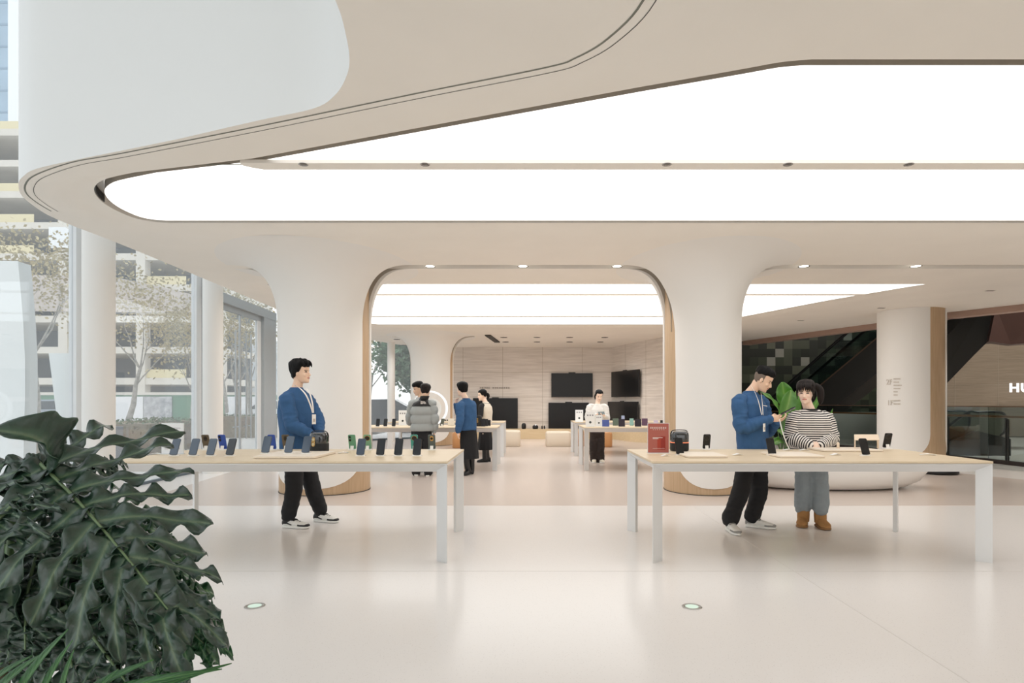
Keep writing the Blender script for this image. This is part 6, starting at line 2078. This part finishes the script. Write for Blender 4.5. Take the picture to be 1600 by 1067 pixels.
# ---- woman in striped shirt
p = dict(F=(-.16, -1, 0), hF=(-.52, -.82, -.16), head=J(1259, 613, 6.62), neck=J(1265, 639, 6.66), vox=.0042, skin=M_SKINP, hs=1.02,
         sha=J(1242, 652, 6.66), ela=J(1237, 684, 6.66), wra=J(1264, 694.5, 6.50), handa=((.9, -.25, -.18), (.1, .9, -.3), (.1, -.3, .9), .5),
         shb=J(1291, 652, 6.64), elb=J(1298, 684, 6.62), wrb=J(1283, 694.5, 6.50), handb=((-.9, -.25, -.18), (-.1, .9, -.3), (0, -.3, .9), .5),
         hipa=J(1255, 712, 6.70), hipb=J(1279, 712, 6.66), kna=J(1256, 760, 6.70), knb=J(1281, 762, 6.64), ana=J(1255, 808, 6.72), anb=J(1282, 811, 6.62),
         toea=(-.5, -.85), toeb=(-.05, -1), hem=J(1267, 708, 6.68), W=1.10, D=1.02, shoes='ugg', shoeL=.25, seed=8,
         hair=dict(front=.066, side=-.012, nape=-.065, th=.013, top=.012, rough=.005, mat=M_HAIRB,
                   locks=[([(-.07, .035, .05), (-.115, .075, .055), (-.135, .115, .01), (-.13, .125, -.05), (-.12, .125, -.11), (-.115, .12, -.15)], [.022, .030, .040, .038, .028, .008])] +
                         [([(.045, s_, .105), (.088, s_ * 1.05, .080), (.096, s_ * 1.1, .050), (.092, s_ * 1.15, .030 - abs(s_) * .2)], [.012, .011, .008, .003]) for s_ in (-.056, -.042, -.028, -.010, .012, .028, .042, .056)] +
                         [([(.05, sd * .066, .07), (.058, sd * .076, .02), (.046, sd * .079, -.03), (.04, sd * .078, -.065)], [.013, .010, .007, .003]) for sd in (-1, 1)]),
         top=dict(kind='top', name='striped_shirt', mat=M_STRIPE, sl=(.080, .086, .058), amp=.008, collar=(M_BLKKNIT, .078, .002)),
         low=dict(kind='trousers', mat=M_GREYT, r=(.096, .092, .086), cuff=.20))
person('woman in black and white striped shirt with ponytail leaning at the right front table', p)
# ---- man in padded jacket seen from behind
Y = 11.2
p = dict(F=(-.25, 1, 0), hF=(.15, 1, -.12), head=J(665, 611, Y), neck=J(662, 624, Y), vox=.006, seed=11,
         sha=J(674, 632, Y + .0), ela=J(678, 655, Y - .02), wra=J(678.5, 673, Y + .05), handa=((0, .15, -1), (-1, 0, 0), (0, 1, 0), .4),
         shb=J(646, 632, Y + .06), elb=J(641.5, 651, Y + .2), wrb=J(640, 660, Y + .48), handb=((-.1, 1, -.15), (0, -.2, -1), (.9, 0, 0), .4),
         hipa=J(667, 679, Y), hipb=J(654, 679, Y + .05), kna=J(668, 706, Y), knb=J(652, 706, Y + .05), ana=J(669, 735, Y - .02), anb=J(650, 735, Y + .04),
         toea=(.1, 1), toeb=(-.3, 1), hem=J(659.5, 674.5, Y), W=1.08, D=1.15, quilt=.034, quilt0=J(660, 635, Y).z, quiltp=.155, shoes='black',
         hair=dict(front=.062, side=-.01, nape=-.065, th=.014, top=.014, rough=.006, mat=M_HAIRB),
         top=dict(kind='top', name='padded_jacket', mat=M_PUFG, yoke=M_PUFB, yoke_z=J(660, 635, Y).z, sl=(.100, .088, .060), amp=.005, vox=.010, collar=(M_PUFB, .070, .085)),
         low=dict(kind='trousers', mat=M_TROU, r=(.10, .088, .08), cuff=.07))
pj = person('man in grey and black padded jacket seen from behind at the far left table', p)
mb = MB(); c_ = J(660.5, 629, Y - .200)
for k in range(3): mb.obox(c_ + Vector((-.018 - .0, 0, .018 - .018 * k)), (.020, 0, 0), (0, .004, 0), (0, 0, .0055))
for R_ in (.045, .030, .015):
    n_ = 8
    pts = [c_ + Vector((.008 + R_ * math.sin(PI / 2 * i / n_), 0, -.024 + R_ * math.cos(PI / 2 * i / n_))) for i in range(n_ + 1)]
    mb.tube(pts, .0045, 5)
mb.build('back_logo', M_LAN, pj)
# ---- man half hidden behind him
Y = 11.62
p = dict(F=(-.3, .95, 0), hF=(-.86, -.42, -.28), head=J(653.5, 607.5, Y), neck=J(656, 622, Y), vox=.006, seed=12,
         sha=J(664, 629, Y + .05), ela=J(667, 650, Y + .05), wra=J(664, 665, Y + .12), handa=((0, .5, -1), (-1, 0, 0), (0, 1, 0), .4),
         shb=J(648, 629, Y), elb=J(646, 650, Y), wrb=J(646, 662, Y + .14), handb=((-.2, .9, -.3), (0, 0, -1), (1, 0, 0), .4),
         hipa=J(661, 676, Y), hipb=J(652, 676, Y), kna=J(661, 703, Y), knb=J(652, 703, Y), ana=J(661, 730, Y), anb=J(652, 730, Y),
         toea=(.1, 1), toeb=(-.1, 1), hem=J(656.5, 672, Y), W=.82, D=.9, shoes='black',
         hair=dict(front=.050, side=.02, nape=-.05, th=.012, top=.02, fringe=.012, rough=.006),
         top=dict(kind='top', name='jacket', mat=mat('light_grey_jacket', (190, 194, 196), 0.8), sl=(.070, .062, .048), vox=.010, collar=(mat('light_grey_jacket'), .064, .02)),
         low=dict(kind='trousers', mat=M_TROU, r=(.085, .078, .07), cuff=.07))
person('black haired man half hidden behind the man in the padded jacket', p)
# ---- person in blue sweatshirt with a raised hand
Y = 11.35
p = dict(F=(-.45, .9, 0), hF=(-.80, .55, -.10), head=J(722, 608.5, Y), neck=J(728.5, 623, Y), vox=.006, seed=14, skin=M_SKINP,
         sha=J(719, 634, Y - .16), ela=J(719, 655, Y - .24), wra=J(715.5, 674, Y - .22), handa=((0, .2, -1), (1, .3, 0), (0, 1, 0), .3),
         shb=J(738, 632, Y + .16), elb=J(719, 647, Y + .30), wrb=J(712, 632, Y + .12), handb=((.22, -.05, 1), (.8, -.6, 0), (.4, .6, 0), .5),
         hipa=J(729, 682, Y), hipb=J(735, 682, Y + .05), kna=J(727, 708, Y - .05), knb=J(737, 706, Y + .1), ana=J(732, 735.5, Y + .05), anb=J(737, 733, Y + .18),
         toea=(-.35, -1), toeb=(-.1, 1), hem=J(729.5, 672.5, Y), W=.96, D=.95, shoes='boot',
         hair=dict(front=.056, side=-.03, nape=-.085, th=.020, top=.014, rough=.006),
         top=dict(kind='top', name='sweatshirt', mat=M_BLUE, sl=(.086, .076, .052), vox=.010, collar=(M_BLUE, .060, .014)),
         low=dict(kind='skirt', mat=M_SKIRT, dx=.06, rings=[(J(0, 664, Y).z, .15, .11, 0), (J(0, 674, Y).z, .155, .12, .0), (J(0, 690, Y).z, .165, .14, .03), (J(0, 716.5, Y).z, .165, .155, .05)]))
person('person in blue sweatshirt and long black skirt with hand raised to the mouth', p)
# ---- woman in cream vest
Y = 13.75
p = dict(F=(-.75, .5, 0), hF=(-.97, -.22, -.16), head=J(753.5, 617.5, Y), neck=J(759, 629, Y), vox=.006, seed=16, skin=M_SKINP,
         sha=J(752, 634, Y - .14), ela=J(751, 649, Y - .20), wra=J(746, 657, Y - .22), handa=((-.9, .1, -.2), (.3, 1, 0), (0, 0, 1), .5),
         shb=J(765, 634, Y + .14), elb=J(762, 649, Y + .20), wrb=J(752, 657, Y + .14), handb=((-.9, .1, -.2), (0, -1, 0), (0, 0, 1), .5),
         hipa=J(756, 677, Y - .06), hipb=J(761, 677, Y + .08), kna=J(757, 698, Y - .05), knb=J(760, 698, Y + .08), ana=J(757.5, 718.5, Y - .02), anb=J(762, 717, Y + .12),
         toea=(-1, -.25), toeb=(-1, .1), hem=J(758.5, 664, Y), W=.80, D=.92, shoes='boot', shoeL=.25,
         hair=dict(front=.064, side=-.02, nape=-.05, th=.012, top=.008, rough=.004, locks=[([(-.09, 0, .02), (-.125, 0, .0), (-.13, 0, -.05), (-.10, 0, -.10)], [.03, .036, .034, .014])]),
         top=dict(kind='vest', name='vest', mat=M_CREAM, mat2=M_BLKKNIT, collar=(M_CREAM, .060, .02)),
         low=dict(kind='skirt', mat=M_SKIRT, rings=[(J(0, 657, Y).z, .125, .105, 0), (J(0, 668, Y).z, .14, .125, .02), (J(0, 686, Y).z, .165, .15, .05), (J(0, 702.5, Y).z, .18, .165, .07)]))
person('woman in cream vest with black sleeves and skirt beside the big television', p)
# ---- woman in white shirt
Y = 13.75
p = dict(F=(.06, -1, 0), hF=(.12, -.90, -.42), head=J(936, 618, Y), neck=J(933.5, 632.5, Y), vox=.006, seed=18, skin=M_SKINP, down=True,
         sha=J(922, 636, Y), ela=J(919, 654, Y - .05), wra=J(930, 648, Y - .28), handa=((.9, -.3, .1), (0, -.3, 1), (.2, -1, 0), .5),
         shb=J(945, 636, Y), elb=J(947.5, 654, Y - .05), wrb=J(945, 650, Y - .28), handb=((-.7, -.5, .2), (0, -.3, 1), (-.2, -1, 0), .5),
         hipa=J(928, 676, Y), hipb=J(938, 676, Y), kna=J(927.5, 698, Y - .02), knb=J(938, 698, Y - .03), ana=J(928.5, 717, Y - .02), anb=J(937.5, 717, Y - .04),
         toea=(-.15, -1), toeb=(.3, -1), hem=J(933, 670, Y), W=.96, D=.95, shoes='cream', shoeL=.26,
         hair=dict(front=.074, side=-.03, nape=-.06, th=.010, top=.008, rough=.003, locks=[([(-.02, -.07, .03), (-.02, -.082, -.03), (-.02, -.075, -.10)], [.02, .022, .010]), ([(-.09, 0, 0), (-.11, 0, -.05), (-.10, -.02, -.14)], [.03, .03, .012])]),
         top=dict(kind='top', name='shirt', mat=M_SHIRTW, sl=(.086, .080, .050), vox=.010, collar=(M_SHIRTW, .060, .026)),
         low=dict(kind='trousers', mat=M_BROWNT, r=(.098, .098, .098), cuff=.07))
person('woman in white shirt looking at a phone behind the far right table', p)
